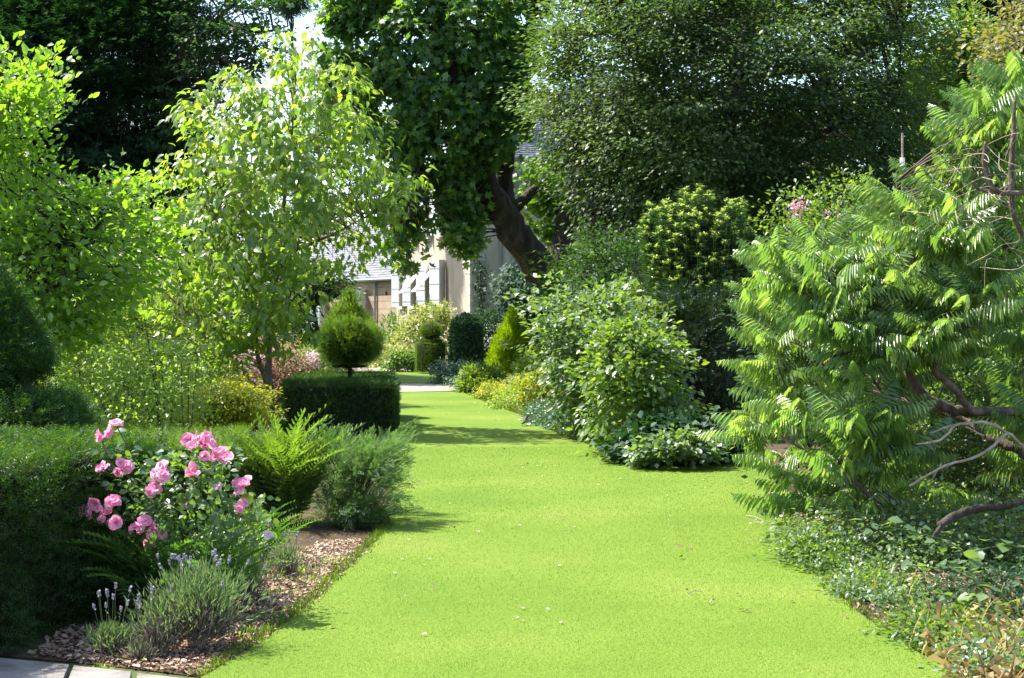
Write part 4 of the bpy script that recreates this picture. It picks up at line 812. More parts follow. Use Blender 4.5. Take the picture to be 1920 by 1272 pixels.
r = rg(412); C, o = fill([(896, 745), (900, 728), (935, 718), (957, 735), (950, 752)], 32.3, .4, 60, r); pos, oo, q = scatter(C, o, 10, .1, r, .6); leaves('blossom', ym, M['yflower'], DIAMOND, pos+[0, 0, .03], nrm(r.normal(size=pos.shape)), [0, 0, 1.]+.4*r.normal(size=pos.shape), .035, 1.6)
shrub('lime_border_plant', 'lime green and cream border plants spilling towards the lawn', 'flowers', [(930, 770), (935, 745), (965, 725), (1000, 715), (1050, 740), (1060, 775), (1010, 790), (985, 782)], 29.5, .8, M['lime'], DIAMOND, .06, 230, 40, .18, 413, base=P(995, 600, 29.5)*fl, stem=False, slope=-.03)
shrub('white_leaved_plant', 'pale whitish leaved plants behind the lime green border', 'flowers', [(955, 730), (960, 712), (990, 705), (1010, 715), (1010, 735)], 33.5, .5, M['pale'], DIAMOND, .06, 60, 36, .16, 414, base=P(980, 600, 33.5)*fl, stem=False)
shrub('young_shrub', 'small light green upright shrub right of the golden cypress', 'shrub', [(972, 720), (965, 690), (975, 668), (1000, 665), (1010, 690), (1010, 720)], 34.5, .3, M['lime'], OVAL, .09, 46, 22, .18, 415, base=P(990, 600, 34.5)*fl)
shrub('orange_tinged_shrub', 'yellow green shrub with orange tips at the left foot of the silvery bush', 'shrub', [(975, 745), (985, 705), (1020, 695), (1050, 715), (1060, 760), (1010, 765)], 28.6, .4, M['goldshrub'], OVAL, .06, 90, 34, .18, 416, base=P(1015, 600, 28.6)*fl)
shrub('grey_groundcover', 'mat of grey green leaves along the shaded right lawn edge', 'ground cover', [(995, 785), (1000, 762), (1040, 750), (1090, 765), (1130, 800), (1150, 838), (1104, 836), (1045, 815)], 24.2, .6, M['bluegreen'], DIAMOND, .05, 300, 46, .14, 417, base=P(1075, 600, 24.2)*fl, stem=False, slope=-.055)
# the silvery leaved bush, two neighbours
v1 = [(1010, 600), (1000, 640), (1020, 570), (1055, 555), (1110, 548), (1160, 570), (1230, 575), (1240, 640), (1215, 760), (1130, 830), (1090, 790), (1050, 730), (1015, 700), (1030, 650)]
shrub('silvery_bush', 'broad bush of pale shining leaves left of the dark column', 'shrub', v1, 21.8, 1.1, M['vib'], OVAL, .105, 420, 20, .27, 421, base=P(1150, 600, 21.5)*fl, parts=300, out=.8, droop=.3, flat=.25, nrnd=.4, twigfrac=.6)
v2 = [(1120, 700), (1110, 660), (1150, 620), (1200, 600), (1240, 620), (1262, 700), (1285, 790), (1260, 830), (1180, 845), (1155, 840), (1130, 800)]
shrub('arching_shrub', 'bright green arching shrub in front of the silvery bush', 'shrub', v2, 19.2, .9, M['midgreen'], OVAL, .095, 330, 22, .25, 422, base=P(1210, 600, 19.2)*fl, parts=200, out=.8, droop=.35, flat=.3, twigfrac=.6)
shrub('broad_leaved_cover', 'low broad leaved plants at the foot of the dark column', 'ground cover', [(1165, 862), (1150, 835), (1200, 800), (1280, 790), (1350, 800), (1385, 840), (1330, 862), (1210, 868)], 17.9, .5, M['ivy'], OVAL, .10, 170, 22, .16, 423, base=P(1260, 600, 17.9)*fl, stem=False, wid=1.4)
shrub('broad_leaved_cover', 'pale shining broad leaves on the lawn corner under the arching shrub', 'ground cover', [(1200, 866), (1210, 830), (1270, 820), (1330, 830), (1340, 858)], 17.2, .3, M['vib'], OVAL, .08, 70, 22, .14, 424, base=P(1275, 600, 17.2)*fl, stem=False, wid=1.3)
# plum yew column: many upright shoots with bright tips
py = thing('plum_yew', 'dark upright plum yew column with yellow green shoot tips', 'shrub', P(1320, 600, 23)*fl); r = rg(431)
ppoly = [(1197, 420), (1215, 380), (1250, 375), (1275, 355), (1300, 340), (1330, 352), (1345, 375), (1375, 355), (1400, 380), (1412, 430), (1405, 520), (1400, 640), (1385, 790), (1300, 790), (1270, 720), (1235, 600), (1212, 500)]
ct = []; cen = P(1320, 600, 23)
tips = sample_poly(ppoly, 1000, r); tips = tips[(tips[:, 1] < 540) | (r.random(len(tips)) < .35)]
e = edist(ppoly, tips); em = e.max(); Y = 23+r.choice([-1, 1], len(tips), p=[.7, .3])*.85*np.sqrt(1-(1-np.clip(e/em*1.4, 0, 1))**2)*r.random(len(tips))**.3
Y = np.where(Y < 23, Y-np.clip((tips[:, 1]-350)/200, 0, 1)*.55, Y); TP = P(tips[:, 0], tips[:, 1], Y); PP = []; AA = []; NN = []; PT = []; AT = []; mb = MB()
for t in TP:
    L_ = r.uniform(.7, 1.3); d0 = nrm(np.array([(t[0]-cen[0])*.18, (t[1]-cen[1])*.12, 1.]))
    b = t-d0*min(L_, t[2]-.15); L_ = np.linalg.norm(t-b); k = int(L_*120)
    s = r.random(k); c = b+(t-b)*s[:, None]; th = r.uniform(0, 6.283, k); od = np.stack([np.cos(th), np.sin(th), np.full(k, .35)], -1)
    PP.append(c); AA.append(nrm(od)); NN.append(np.tile(d0, (k, 1))+r.normal(size=(k, 3))*.2)
    k = 24; th = r.uniform(0, 6.283, k); el = r.uniform(.1, 1.2, k); PT.append(t-d0*.05*r.random((k, 1))); AT.append(nrm(np.stack([np.cos(th), np.sin(th), el], -1)))
    mb.tube([b, t], [.012, .006], 3, False)
mb.build('shoot', M['greenstem'], py, kind='stuff'); PP = np.vstack(PP); AA = np.vstack(AA); NN = np.vstack(NN)
leaves('foliage', py, M['plum'], NARROW, PP, AA, NN, .1*r.uniform(.7, 1.2, len(PP)), .8); PT = np.vstack(PT); AT = np.vstack(AT)
leaves('shoot_tips', py, M['plumtip'], NARROW, PT, AT, np.array([0, 0, 1.])+r.normal(size=AT.shape)*.3, .052*r.uniform(.7, 1.2, len(PT)), 1.25)
C, o = fill([(1215, 520), (1400, 520), (1400, 700), (1380, 800), (1290, 800), (1265, 700), (1235, 600)], 23.1, .7, 420, r); pos, oo, q = scatter(C, o, 60, .3, r, 1.2)
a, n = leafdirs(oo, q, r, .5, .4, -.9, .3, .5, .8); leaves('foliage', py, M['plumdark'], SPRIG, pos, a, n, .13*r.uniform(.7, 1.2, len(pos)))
MB().tube([P(1320, 600, 23)*fl, P(1320, 600, 23), P(1315, 480, 23)], [.16, .12, .05], 8).build('trunk', M['bark'], py, smooth=True)
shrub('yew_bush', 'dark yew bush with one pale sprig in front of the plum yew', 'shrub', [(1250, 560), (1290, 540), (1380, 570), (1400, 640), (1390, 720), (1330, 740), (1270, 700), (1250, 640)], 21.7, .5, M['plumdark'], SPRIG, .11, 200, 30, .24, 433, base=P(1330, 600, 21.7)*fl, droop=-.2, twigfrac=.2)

# left: bright tree, airy shrub, golden shrub, pink plumes
tree('oval_leaved_tree', 'bright green oval leaved small tree at the left edge behind the yew cone', 'tree', [(-120, 60), (0, 110), (35, 130), (60, 105), (100, 112), (105, 150), (108, 200), (65, 230), (75, 262), (90, 290), (60, 330), (130, 325), (145, 350), (210, 335), (250, 342), (290, 385), (300, 470), (240, 560), (190, 610), (130, 640), (-120, 700)], 17, 1.7, M['lefttree'], OVAL, .10, 700, 22, .28, 501,
     [[(60, 1000, 17, .07), (50, 700, 17, .06), (30, 450, 17, .05), (20, 200, 17, .02)], [(45, 600, 17, .04), (130, 480, 16.6, .03), (240, 370, 16.4, .012)], [(50, 650, 17, .04), (-40, 450, 17, .03), (60, 150, 16.8, .01)]], parts=300, out=.8, droop=-.1, rnd=.6, flat=.6, nrnd=.6, tw=.6, twr=.012)
shrub('background_shrub', 'sunlit green shrubbery filling the border behind the airy shrub', 'shrub', [(60, 620), (120, 560), (230, 540), (330, 560), (400, 590), (430, 650), (440, 800), (60, 800)], 25, 1.4, M['lime'], DIAMOND, .075, 700, 46, .28, 502, base=P(260, 600, 25)*fl)
ai = shrub('airy_shrub', 'light feathery shrub with thin dark fanning stems behind the roses', 'shrub', [(130, 700), (160, 670), (230, 645), (300, 640), (370, 660), (390, 710), (390, 770), (340, 815), (200, 815), (140, 770)], 15.4, .8, M['airy'], DIAMOND, .045, 190, 32, .2, 503, base=P(300, 600, 15.4)*fl, stem=False, power=.8, out=.5, rnd=.9)
r = rg(504)
for k, (x0, x1, y1) in enumerate([(300, 200, 650), (303, 238, 610), (300, 222, 690), (306, 270, 590), (308, 285, 640), (309, 276, 620), (312, 300, 600), (350, 352, 640), (354, 372, 660), (352, 340, 680), (240, 225, 660), (262, 140, 680), (296, 262, 700)]):
    a = P(x0, 600, 15.2)*fl; b = P(x1, y1, 15.2+r.normal()*.25); MB().tube(spline([a, (a+b)/2+[0, r.normal()*.05, .12], b], 5), np.linspace(.008, .003, 11), 5, False).build('cane', M['stem'], ai)
shrub('golden_shrub', 'golden yellow leaved shrub left of the small tree trunk', 'shrub', [(370, 790), (368, 755), (385, 732), (420, 722), (455, 726), (480, 745), (484, 775), (465, 790), (420, 800)], 17.6, .7, M['goldshrub'], DIAMOND, .045, 340, 40, .16, 505, base=P(430, 600, 17.6)*fl, flat=.25, nrnd=.35)
ps = shrub('smoky_shrub', 'dusky pink plumed shrub seen behind the small tree trunk', 'shrub', [(430, 640), (480, 625), (540, 655), (580, 690), (600, 730), (560, 790), (450, 780), (420, 700)], 27, .9, M['smoke'], DIAMOND, .06, 300, 46, .28, 506, base=P(500, 600, 27)*fl, power=.7)
r = rg(507); C, o = fill([(430, 660), (500, 650), (520, 720), (440, 720)], 26, .2, 16, r); pos, oo, q = scatter(C, o, 22, .16, r, .8); leaves('blossom', ps, M['petalpale'], DIAMOND, pos, nrm(r.normal(size=pos.shape)), r.normal(size=pos.shape), .06)
rs = shrub('rose_bush', 'distant bush with pale pink roses just left of the round headed yew', 'rose bush', [(540, 720), (545, 670), (580, 650), (610, 660), (620, 710), (600, 725)], 28, .7, M['midgreen'], DIAMOND, .07, 130, 40, .24, 508, base=P(580, 600, 28)*fl)
r = rg(509); C, o = fill([(578, 668), (600, 660), (605, 680), (582, 685)], 27.2, .1, 10, r); pos, oo, q = scatter(C, o, 22, .12, r, .8); leaves('blossom', rs, M['petalpale'], DIAMOND, pos, nrm(r.normal(size=pos.shape)), r.normal(size=pos.shape), .07)
shrub('bedding_plant', 'leafy green bedding plants around the foot of the small tree', 'perennial', [(400, 815), (420, 785), (480, 775), (530, 780), (535, 812)], 24.2, .5, M['midgreen'], OVAL, .09, 130, 22, .18, 510, base=P(470, 600, 19.5)*fl, stem=False)

shrub('far_left_border', 'dense green border shrubs closing the garden between hedge block and wing', 'shrub', [(330, 640), (420, 600), (540, 620), (600, 640), (600, 700), (330, 700)], 33, 1.2, M['midgreen'], DIAMOND, .09, 300, 44, .35, 511, base=P(450, 600, 33)*fl)
tree('small_dark_tree', 'small dark leaved tree between the slender tree and the outbuilding', 'tree', [(520, 500), (570, 480), (640, 520), (640, 545), (600, 570), (570, 560), (565, 640), (520, 660)], 30, .8, M['beechdark'], DIAMOND, .1, 120, 36, .34, 512, tr=.25, base=None)

# the slender drooping-leaved tree
stp = [(553, 48), (575, 62), (600, 90), (650, 110), (675, 150), (690, 215), (705, 260), (735, 325), (765, 330), (797, 352), (770, 380), (748, 395), (720, 425), (690, 430), (708, 470), (700, 505), (655, 522), (610, 535), (585, 580), (600, 625), (580, 655), (560, 662), (500, 640), (455, 650), (440, 690), (415, 738), (350, 735), (338, 700), (320, 640), (285, 600), (230, 580), (215, 650), (180, 650), (170, 600), (150, 590), (160, 520), (185, 465), (250, 420), (300, 400), (335, 350), (290, 325), (345, 290), (340, 235), (300, 218), (350, 195), (400, 160), (470, 140), (510, 100), (520, 70)]
ST = [[(507, 815, 23.1, .075), (506, 740, 23.1, .07), (503, 680, 23.1, .055), (508, 600, 23.1, .045), (518, 500, 23.1, .038), (530, 400, 23.1, .03), (545, 280, 23.1, .02), (556, 120, 23.1, .008)],
      [(505, 728, 23.1, .05), (490, 690, 22.9, .04), (480, 650, 22.7, .033), (478, 590, 22.5, .028), (450, 520, 22.3, .02), (380, 440, 22.0, .01)], [(480, 652, 22.7, .025), (455, 645, 22.6, .02), (430, 628, 22.5, .017), (370, 600, 22.2, .012), (300, 540, 21.9, .006)],
      [(512, 560, 23.1, .04), (525, 480, 23.3, .035), (545, 440, 23.5, .03), (590, 380, 23.7, .02), (650, 300, 23.9, .008)], [(520, 480, 23.1, .03), (600, 450, 22.8, .018), (700, 400, 22.5, .008)],
      [(522, 460, 23.1, .03), (460, 400, 22.9, .02), (390, 330, 22.7, .008)], [(538, 340, 23.1, .02), (470, 270, 23.0, .014), (400, 220, 22.8, .006)], [(540, 320, 23.1, .02), (600, 240, 23.2, .012), (640, 160, 23.3, .006)], [(430, 628, 22.5, .015), (390, 660, 22.3, .01), (385, 710, 22.2, .005)], [(310, 545, 21.9, .01), (240, 520, 21.7, .008), (200, 560, 21.5, .004)]]
tree('slender_tree', 'slender tree with pale drooping yellow green leaves beside the clipped block', 'tree', stp, 22.9, 1.5, M['smalltree'], DROOP, .145, 680, 13, .22, 521, ST, 'barkpale', parts=300, out=.45, rnd=.45, droop=.75, up=.5, nout=.9, nrnd=.5, flat=.5, tw=.8, twr=.008, power=.6, wid=1.05)

# ================================================================== FOREGROUND RIGHT: the feathery sumac
sp_ = [(1990, 40), (1930, 60), (1895, 75), (1860, 95), (1810, 160), (1770, 210), (1745, 290), (1690, 318), (1640, 315), (1580, 355), (1625, 400), (1560, 395), (1500, 405), (1440, 425), (1375, 480), (1400, 520), (1372, 590), (1425, 620), (1440, 660), (1372, 700), (1410, 735), (1345, 785), (1350, 830), (1385, 870), (1430, 930), (1480, 980), (1490, 1060), (1540, 1090), (1620, 1080), (1690, 1000), (1780, 930), (1990, 950)]
sm = thing('sumac_bush', 'large feathery leaved bush with bare crooked branches leaning over the right of the lawn', 'shrub', P(1860, 600, 12.2)*fl); r = rg(601)
hole = [(1660, 690), (1900, 650), (1930, 900), (1720, 900), (1700, 820), (1640, 760)]
C, o = fill(sp_, 12.0, 1.4, 380, r, .66, .4, inset=50); pc = sample_poly(sp_, 1, r)
pxs = CX+FPX*C[:, 0]/C[:, 1]; pys = 600-(C[:, 2]-CAMZ)/C[:, 1]*FPX
inh = inside(hole, np.stack([pxs, pys], -1)); C = C[~(inh & (C[:, 1] < 12.4))]; o = o[:len(C)]; o = nrm((C-P(1720, 640, 12.2))*np.array([1, 1.2, 1.])); C[:, 2] = np.maximum(C[:, 2], .3)
# each shoot ends in a whorl of compound leaves
per = 6; n = len(C); oo = np.repeat(o, per, 0); cc = np.repeat(C, per, 0); th = np.tile(np.arange(per)*2*math.pi/per, n)+np.repeat(r.uniform(0, 6, n), per)+r.normal(size=n*per)*.25
g = np.stack([np.cos(th), np.sin(th), r.uniform(-.05, .55, n*per)], -1); a = nrm(g+oo*np.array([.55, .55, .2])); nn = np.array([0, 0, 1.])+r.normal(size=a.shape)*.2
big = r.random(len(cc)) < .5; sz = .41*r.uniform(.6, 1.2, len(cc)); cc = cc+r.normal(size=cc.shape)*.025
leaves('foliage', sm, M['sumac'], FROND, cc[big], a[big], nn[big], sz[big], 1., 150, 'compound_leaf'); leaves('foliage', sm, M['sumac'], FROND2, cc[~big], a[~big], nn[~big], sz[~big], 1., 150, 'compound_leaf')
yl = C[(C[:, 1] > 11.9)]; yl = yl[r.random(len(yl)) < .12]; k = len(yl)
leaves('yellow_leaves', sm, M['sumacold'], FROND, yl+r.normal(size=yl.shape)*.1-[0, 0, .12], nrm(r.normal(size=(k, 3))*[1, 1, .2]-[0, 0, .8]), r.normal(size=(k, 3))+[0, -1, .5], .17)
SS = [[(1990, 1040, 12.2, .09), (1930, 860, 12.1, .075), (1880, 800, 12, .06), (1820, 775, 11.8, .05), (1760, 760, 11.6, .05), (1710, 715, 11.5, .045), (1695, 660, 11.5, .035), (1655, 605, 11.5, .025), (1600, 520, 11.5, .012)],
      [(1708, 690, 11.5, .03), (1670, 685, 11.4, .028), (1625, 650, 11.2, .022), (1560, 668, 11, .014), (1480, 640, 10.9, .006)],
      [(1990, 775, 11.5, .045), (1900, 772, 11.3, .04), (1825, 768, 11.2, .036), (1790, 730, 11.1, .034), (1752, 692, 11, .032), (1775, 670, 11, .03), (1782, 635, 11, .028), (1740, 580, 11, .024), (1715, 500, 11, .018), (1690, 420, 11.1, .01), (1680, 340, 11.2, .005)],
      [(1560, 668, 11, .012), (1620, 690, 11.4, .014), (1650, 730, 11.8, .014)], [(1740, 580, 11, .016), (1700, 560, 11, .012), (1670, 500, 11, .006)],
      [(1990, 880, 11.6, .06), (1920, 850, 11.6, .05), (1860, 820, 11.7, .05), (1800, 780, 12, .05), (1650, 740, 12.4, .03), (1560, 700, 12.6, .015)],
      [(1990, 640, 12, .03), (1900, 560, 12, .025), (1830, 470, 12, .018), (1790, 360, 12, .01), (1780, 260, 12, .005)], [(1900, 560, 12, .02), (1960, 420, 12, .015), (1920, 250, 12, .01), (1900, 120, 12, .005)],
      [(1700, 1010, 11.2, .02), (1600, 900, 11, .018), (1500, 840, 11, .012), (1420, 790, 11, .006)], [(1760, 1040, 11.6, .025), (1640, 900, 11.6, .02), (1560, 800, 11.6, .014), (1470, 720, 11.5, .006)], [(1640, 1000, 10.9, .016), (1580, 960, 10.8, .012), (1520, 930, 10.8, .006)]]
sk = limbs(sm, [[(x, y, d, q*.82) for x, y, d, q in c] for c in SS], M['barkbrown'], 'trunk', 8, .16, 602)
twigs(sm, sk, C, r, M['barkbrown'], .006, .04, .8, 'branch', 3, .9)
# dead branches lying in and against the bush
DD = [[(1745, 812, 10.6, .012), (1790, 798, 10.6, .015), (1845, 793, 10.6, .018), (1890, 812, 10.7, .018), (1930, 850, 10.8, .02)], [(1718, 834, 10.5, .008), (1760, 826, 10.5, .014), (1790, 800, 10.55, .015)], [(1810, 800, 10.5, .008), (1845, 818, 10.5, .009)], [(1705, 912, 10.4, .01), (1770, 875, 10.4, .014), (1835, 855, 10.5, .015), (1890, 812, 10.6, .016)], [(1745, 905, 10.5, .006), (1765, 870, 10.4, .008)]]
dw = thing('dead_branch', 'pale dead branches tangled low inside the feathery bush', 'branch', P(1930, 850, 10.8)*fl)
DD = [[(x, y, d, q*.7) for x, y, d, q in c] for c in DD]; limbs(dw, DD, M['dead'], 'branch', 7, .25, 603)
dv = thing('dead_climber', 'bare dark vine stems with pale looping tendrils against the feathery bush at right', 'climber', P(1990, 600, 10.4)*fl); r = rg(604)
VV = [[(1990, 560, 10.5, .016), (1935, 470, 10.4, .016), (1900, 400, 10.3, .018), (1897, 330, 10.3, .02), (1900, 250, 10.3, .018), (1903, 182, 10.3, .008)], [(1990, 362, 10.4, .018), (1925, 362, 10.3, .018), (1870, 360, 10.2, .018), (1852, 330, 10.2, .018), (1845, 300, 10.2, .016), (1848, 266, 10.2, .01)], [(1870, 362, 10.2, .012), (1835, 355, 10.2, .012), (1822, 340, 10.2, .006)]]
sk = limbs(dv, VV, M['barkbrown'], 'stem', 7, .1, 605); mb = MB()
for k in range(26):
    s = sk[r.integers(len(sk))]; x0, y0 = CX+FPX*s[0]/s[1], 600-(s[2]-CAMZ)/s[1]*FPX
    pts = [s]
    for j in range(4): x0 += r.normal()*32-8; y0 += r.normal()*26+6; pts.append(P(min(x0, 1980), y0, 10.2+r.normal()*.15))
    mb.tube(spline(pts, 4), .0024, 4, False)
mb.build('tendril', M['dead'], dv, kind='stuff')
# low branch on the right
lb = thing('fallen_limb', 'short dark broken limb propped over the ground plants at right', 'branch', P(1810, 1010, 10)*fl)
limbs(lb, [[(1990, 905, 10.4, .022), (1905, 945, 10.3, .022), (1850, 952, 10.2, .026), (1800, 962, 10.1, .028), (1762, 985, 10, .024)], [(1770, 980, 10, .018), (1752, 1005, 10, .014), (1744, 1025, 10, .006)]], M['bark'], 'limb', 8, .1, 606)
# shade plants behind and under
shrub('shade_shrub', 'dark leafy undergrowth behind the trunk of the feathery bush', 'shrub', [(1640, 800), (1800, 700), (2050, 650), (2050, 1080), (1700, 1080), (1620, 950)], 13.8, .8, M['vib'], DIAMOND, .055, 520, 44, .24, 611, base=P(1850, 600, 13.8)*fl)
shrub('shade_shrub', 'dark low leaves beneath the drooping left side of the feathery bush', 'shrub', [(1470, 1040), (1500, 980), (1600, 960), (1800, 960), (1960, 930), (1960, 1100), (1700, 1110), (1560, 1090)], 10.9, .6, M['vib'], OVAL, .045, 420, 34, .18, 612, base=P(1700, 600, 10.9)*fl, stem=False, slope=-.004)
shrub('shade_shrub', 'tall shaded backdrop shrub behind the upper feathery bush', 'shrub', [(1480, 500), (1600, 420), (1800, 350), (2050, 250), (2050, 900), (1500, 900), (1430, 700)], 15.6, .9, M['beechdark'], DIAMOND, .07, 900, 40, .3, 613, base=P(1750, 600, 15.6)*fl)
# round leaved arching stems
def bramble(label, ctrl, seed, n=26, size=.07, parts=0):
    r = rg(seed); pts, rad = limb_path([(x, y, d, .004) for x, y, d in ctrl], 8)
    root = thing('bramble', label, 'bramble', pts[0]*fl); MB().tube(pts, .004, 5, False).build('stem', M['greenstem'], root)
    i = r.integers(1, len(pts), n); t = nrm(np.gradient(pts, axis=0)); p = pts[i]+r.normal(size=(n, 3))*.03
    a = nrm(t[i]*.4+r.normal(size=(n, 3))*[.8, .8, .25]); leaves('foliage', root, M['vib'], OVAL, p, a, [0, 0, 1.]+r.normal(size=(n, 3))*.4, size*r.uniform(.7, 1.3, n), 1.5, n, 'leaf')
bramble('arching stem of round pale leaves reaching left, uppermost', [(1900, 1130, 8.9), (1800, 1030, 8.8), (1720, 1000, 8.8), (1640, 985, 8.8)], 621, 36)
bramble('leafy stem of round leaves at the right edge, higher one', [(1990, 1120, 8.7), (1950, 1040, 8.6), (1880, 1025, 8.6), (1820, 1035, 8.6)], 622, 30, .08)
bramble('middle stem of round leaves running down to the right', [(1960, 1190, 8.4), (1880, 1120, 8.4), (1800, 1075, 8.5), (1700, 1060, 8.6)], 623, 40)
bramble('lowest stem of round leaves near the lawn', [(1990, 1240, 8), (1900, 1160, 8), (1820, 1130, 8.1), (1750, 1110, 8.2)], 624, 34)
# strappy leaf tufts
def blades(name, label, cat, c, n, h, seed, mat='strap', spread=.1, lean=.6, wid=.5, width=.012, group=None, flop=.5, part=True):
    r = rg(seed); root = thing(name, label, cat, (c[0], c[1], 0), group); V = []; F = []; pm = []
    for k in range(n):
        b = np.array([c[0]+r.normal()*spread, c[1]+r.normal()*spread, 0.]); az = r.uniform(0, 6.283); L_ = h*r.uniform(.6, 1.2); f = flop*r.uniform(.2, 1.6); d = np.array([math.cos(az), math.sin(az), 0]); sd = np.array([-d[1], d[0], 0])*width*r.uniform(.7, 1.2)
        th = r.uniform(.05, .35)*lean*2; p = b.copy(); i0 = len(V); m_ = 6
        for j in range(m_+1):
            w_ = (1-(j/m_)**2.5)*.9+.06; V += [p-sd*w_, p+sd*w_]; q_ = th; p = p+(d*math.sin(q_)+np.array([0, 0, math.cos(q_)]))*L_/m_; p[2] = max(p[2], .01); th += f*.5*(j+1)/m_*1.3
        F += [(i0+2*j, i0+2*j+1, i0+2*j+3, i0+2*j+2) for j in range(m_)]
    me = new_mesh('blades', np.array(V)-base_of(root), np.array(F), M[mat]); o = link('blades', me, root); o['kind'] = 'stuff'; return root
r = rg(631)
bl = ['yellowing strap leaved clump at the lower right corner', 'strap leaved clump with withered tips next to the lawn corner', 'green strap leaved clump right of the lawn edge', 'upright grassy clump in shade behind the lawn edge', 'small grassy clump under the low foliage near the lawn', 'loose strap leaved clump at the right edge under the round leaves', 'collapsed yellow leaved clump in front of the strap leaves', 'thin grassy clump midway along the right bed']
for k, (x, y, n, h, m_) in enumerate([(1860, 1230, 46, .26, 'strap'), (1800, 1205, 34, .2, 'strawm'), (1770, 1170, 40, .26, 'strap'), (1660, 1115, 46, .30, 'midgreen'), (1600, 1105, 26, .16, 'midgreen'), (1910, 1180, 44, .28, 'strap'), (1880, 1262, 46, .2, 'strawm'), (1710, 1140, 40, .24, 'strap')]):
    blades('strap_leaved_plant', bl[k], 'plant', G(x, y), n, h, 640+k, m_, .13, lean=1., width=.006, flop=1.)
litter('straw_litter', 'pale withered leaves lying flat at the lower right corner', gp([(1800, 1272), (1720, 1190), (1780, 1150), (1960, 1150), (1960, 1330), (1830, 1330)]), 1900, 660, .03, (.05, .2), 'strawm', .09)
gl = ['low grey green seedlings on the right bed edge by the lawn', 'low leafy weeds at the front of the right bed', 'small round leaved ground plants midway up the right bed edge', 'leafy weeds close to the lower right corner', 'dark low leaves between the round leaved stems and the lower right corner']
for k, (pl_, d) in enumerate([([(1560, 1108), (1580, 1080), (1680, 1090), (1720, 1150), (1680, 1190), (1620, 1150)], 9.3), ([(1680, 1195), (1700, 1150), (1800, 1160), (1850, 1220), (1800, 1262)], 8), ([(1480, 1040), (1500, 1005), (1600, 1020), (1640, 1090), (1560, 1085)], 10.4), ([(1790, 1268), (1800, 1215), (1940, 1180), (1960, 1290), (1830, 1300)], 7.5), ([(1720, 1130), (1760, 1080), (1960, 1070), (1980, 1180), (1800, 1180)], 8.9)]):
    shrub('ground_plant', gl[k], 'ground cover', pl_, d, .3, M[['vib', 'midgreen', 'midgreen', 'vib', 'ivy'][k]], OVAL, .036, 170, 20, .12, 650+k, stem=False, group=None, base=P(np.mean([q[0] for q in pl_]), 600, d)*fl, slope=-.008)

# ================================================================== FOREGROUND LEFT
# juniper
jn = thing('juniper', 'spreading grey green juniper with feathery upswept plumes beside the lawn', 'shrub', P(665, 600, 12.9)*fl); r = rg(701)
jp = [(560, 860), (585, 838), (635, 820), (660, 830), (705, 820), (750, 830), (758, 860), (756, 905), (742, 960), (722, 1000), (690, 1022), (600, 1025), (575, 900)]
C, o = fill(jp, 12.9, .7, 520, r, .66, .4, inset=24); C[:, 2] = np.maximum(C[:, 2], .05); per = 16; cc = np.repeat(C, per, 0); oo = np.repeat(o, per, 0); k = len(cc)
dirn = nrm(oo*.6+np.array([.35, -.1, .3])+np.repeat(r.normal(size=C.shape)*.3, per, 0)); s = r.random((k, 1))*.2
leaves('foliage', jn, M['juniper'], PLUME, cc+dirn*s+r.normal(size=cc.shape)*.018, nrm(dirn+r.normal(size=cc.shape)*.3), r.normal(size=cc.shape)+[0, 0, 1.2], .075*r.uniform(.6, 1.3, k), .9)
b = base_of(jn); mb = MB()
for c in C[::4]: mb.tube(spline([b+[0, 0, .02], (b+c)/2+[0, 0, .05], c], 3), np.linspace(.012, .003, 7), 4, False)
mb.build('branch', M['barkbrown'], jn, kind='stuff')
# ferns
fm = {}
def fern(label, c, n, L_, seed, mat='fern', tilt=(.25, .8), azr=(0, 6.283), group=None, spread=.07, k0=0):
    r = rg(seed); root = thing('fern', label, 'fern', (c[0], c[1], 0), group)
    for j, t in enumerate((FERN, FERN2)):
        if (mat, j) not in fm: fm[(mat, j)] = new_mesh('frond', t[0], t[1], M[mat])
    for k in range(n):
        az = r.uniform(*azr); el = r.uniform(*tilt); d = np.array([math.cos(az)*math.sin(el), math.sin(az)*math.sin(el), math.cos(el)]); up_ = np.array([-math.cos(az)*math.cos(el), -math.sin(az)*math.cos(el), math.sin(el)])
        f = frames(d[None], (up_*1.0+r.normal(size=3)*.35)[None])[0]; s = L_*r.uniform(.7, 1.15); q = bpy.data.objects.new('frond', fm[(mat, int(r.random() < .5))]); col.objects.link(q); q.parent = root; Mx = Matrix.Identity(4)
        lc = np.array([math.cos(az), math.sin(az), 0])*spread*r.random()
        for a_ in range(3):
            for w_ in range(3): Mx[w_][a_] = float(f[w_, a_]*s)
            Mx[a_][3] = float(lc[a_]+(.02 if a_ == 2 else 0))
        q.matrix_local = Mx
    return root
fern('tall bright green fern clump with upright fronds left of the juniper', G(530, 985), 84, .88, 711, 'fern', (.04, .58), spread=.16)
fern('fern half hidden behind the tall clump towards the rose', G(465, 955), 34, .72, 712, 'fern', (.05, .5), spread=.14)
fern('dark glossy fern spilling left beneath the roses', G(290, 1165), 50, .66, 713, 'fernblue', (.2, .8), spread=.1)
fern('fern with narrow pointed fronds at the right foot of the rose', G(435, 1125), 34, .52, 714, 'fern', (.15, .9), spread=.08)
fern('dark fern in the middle below the pink roses', G(375, 1160), 40, .6, 715, 'fernblue', (.2, .95), spread=.1)
fern('small fern between the rose and the tall fern clump', G(480, 1060), 22, .5, 716, 'fernblue', (.25, 1.), spread=.08)

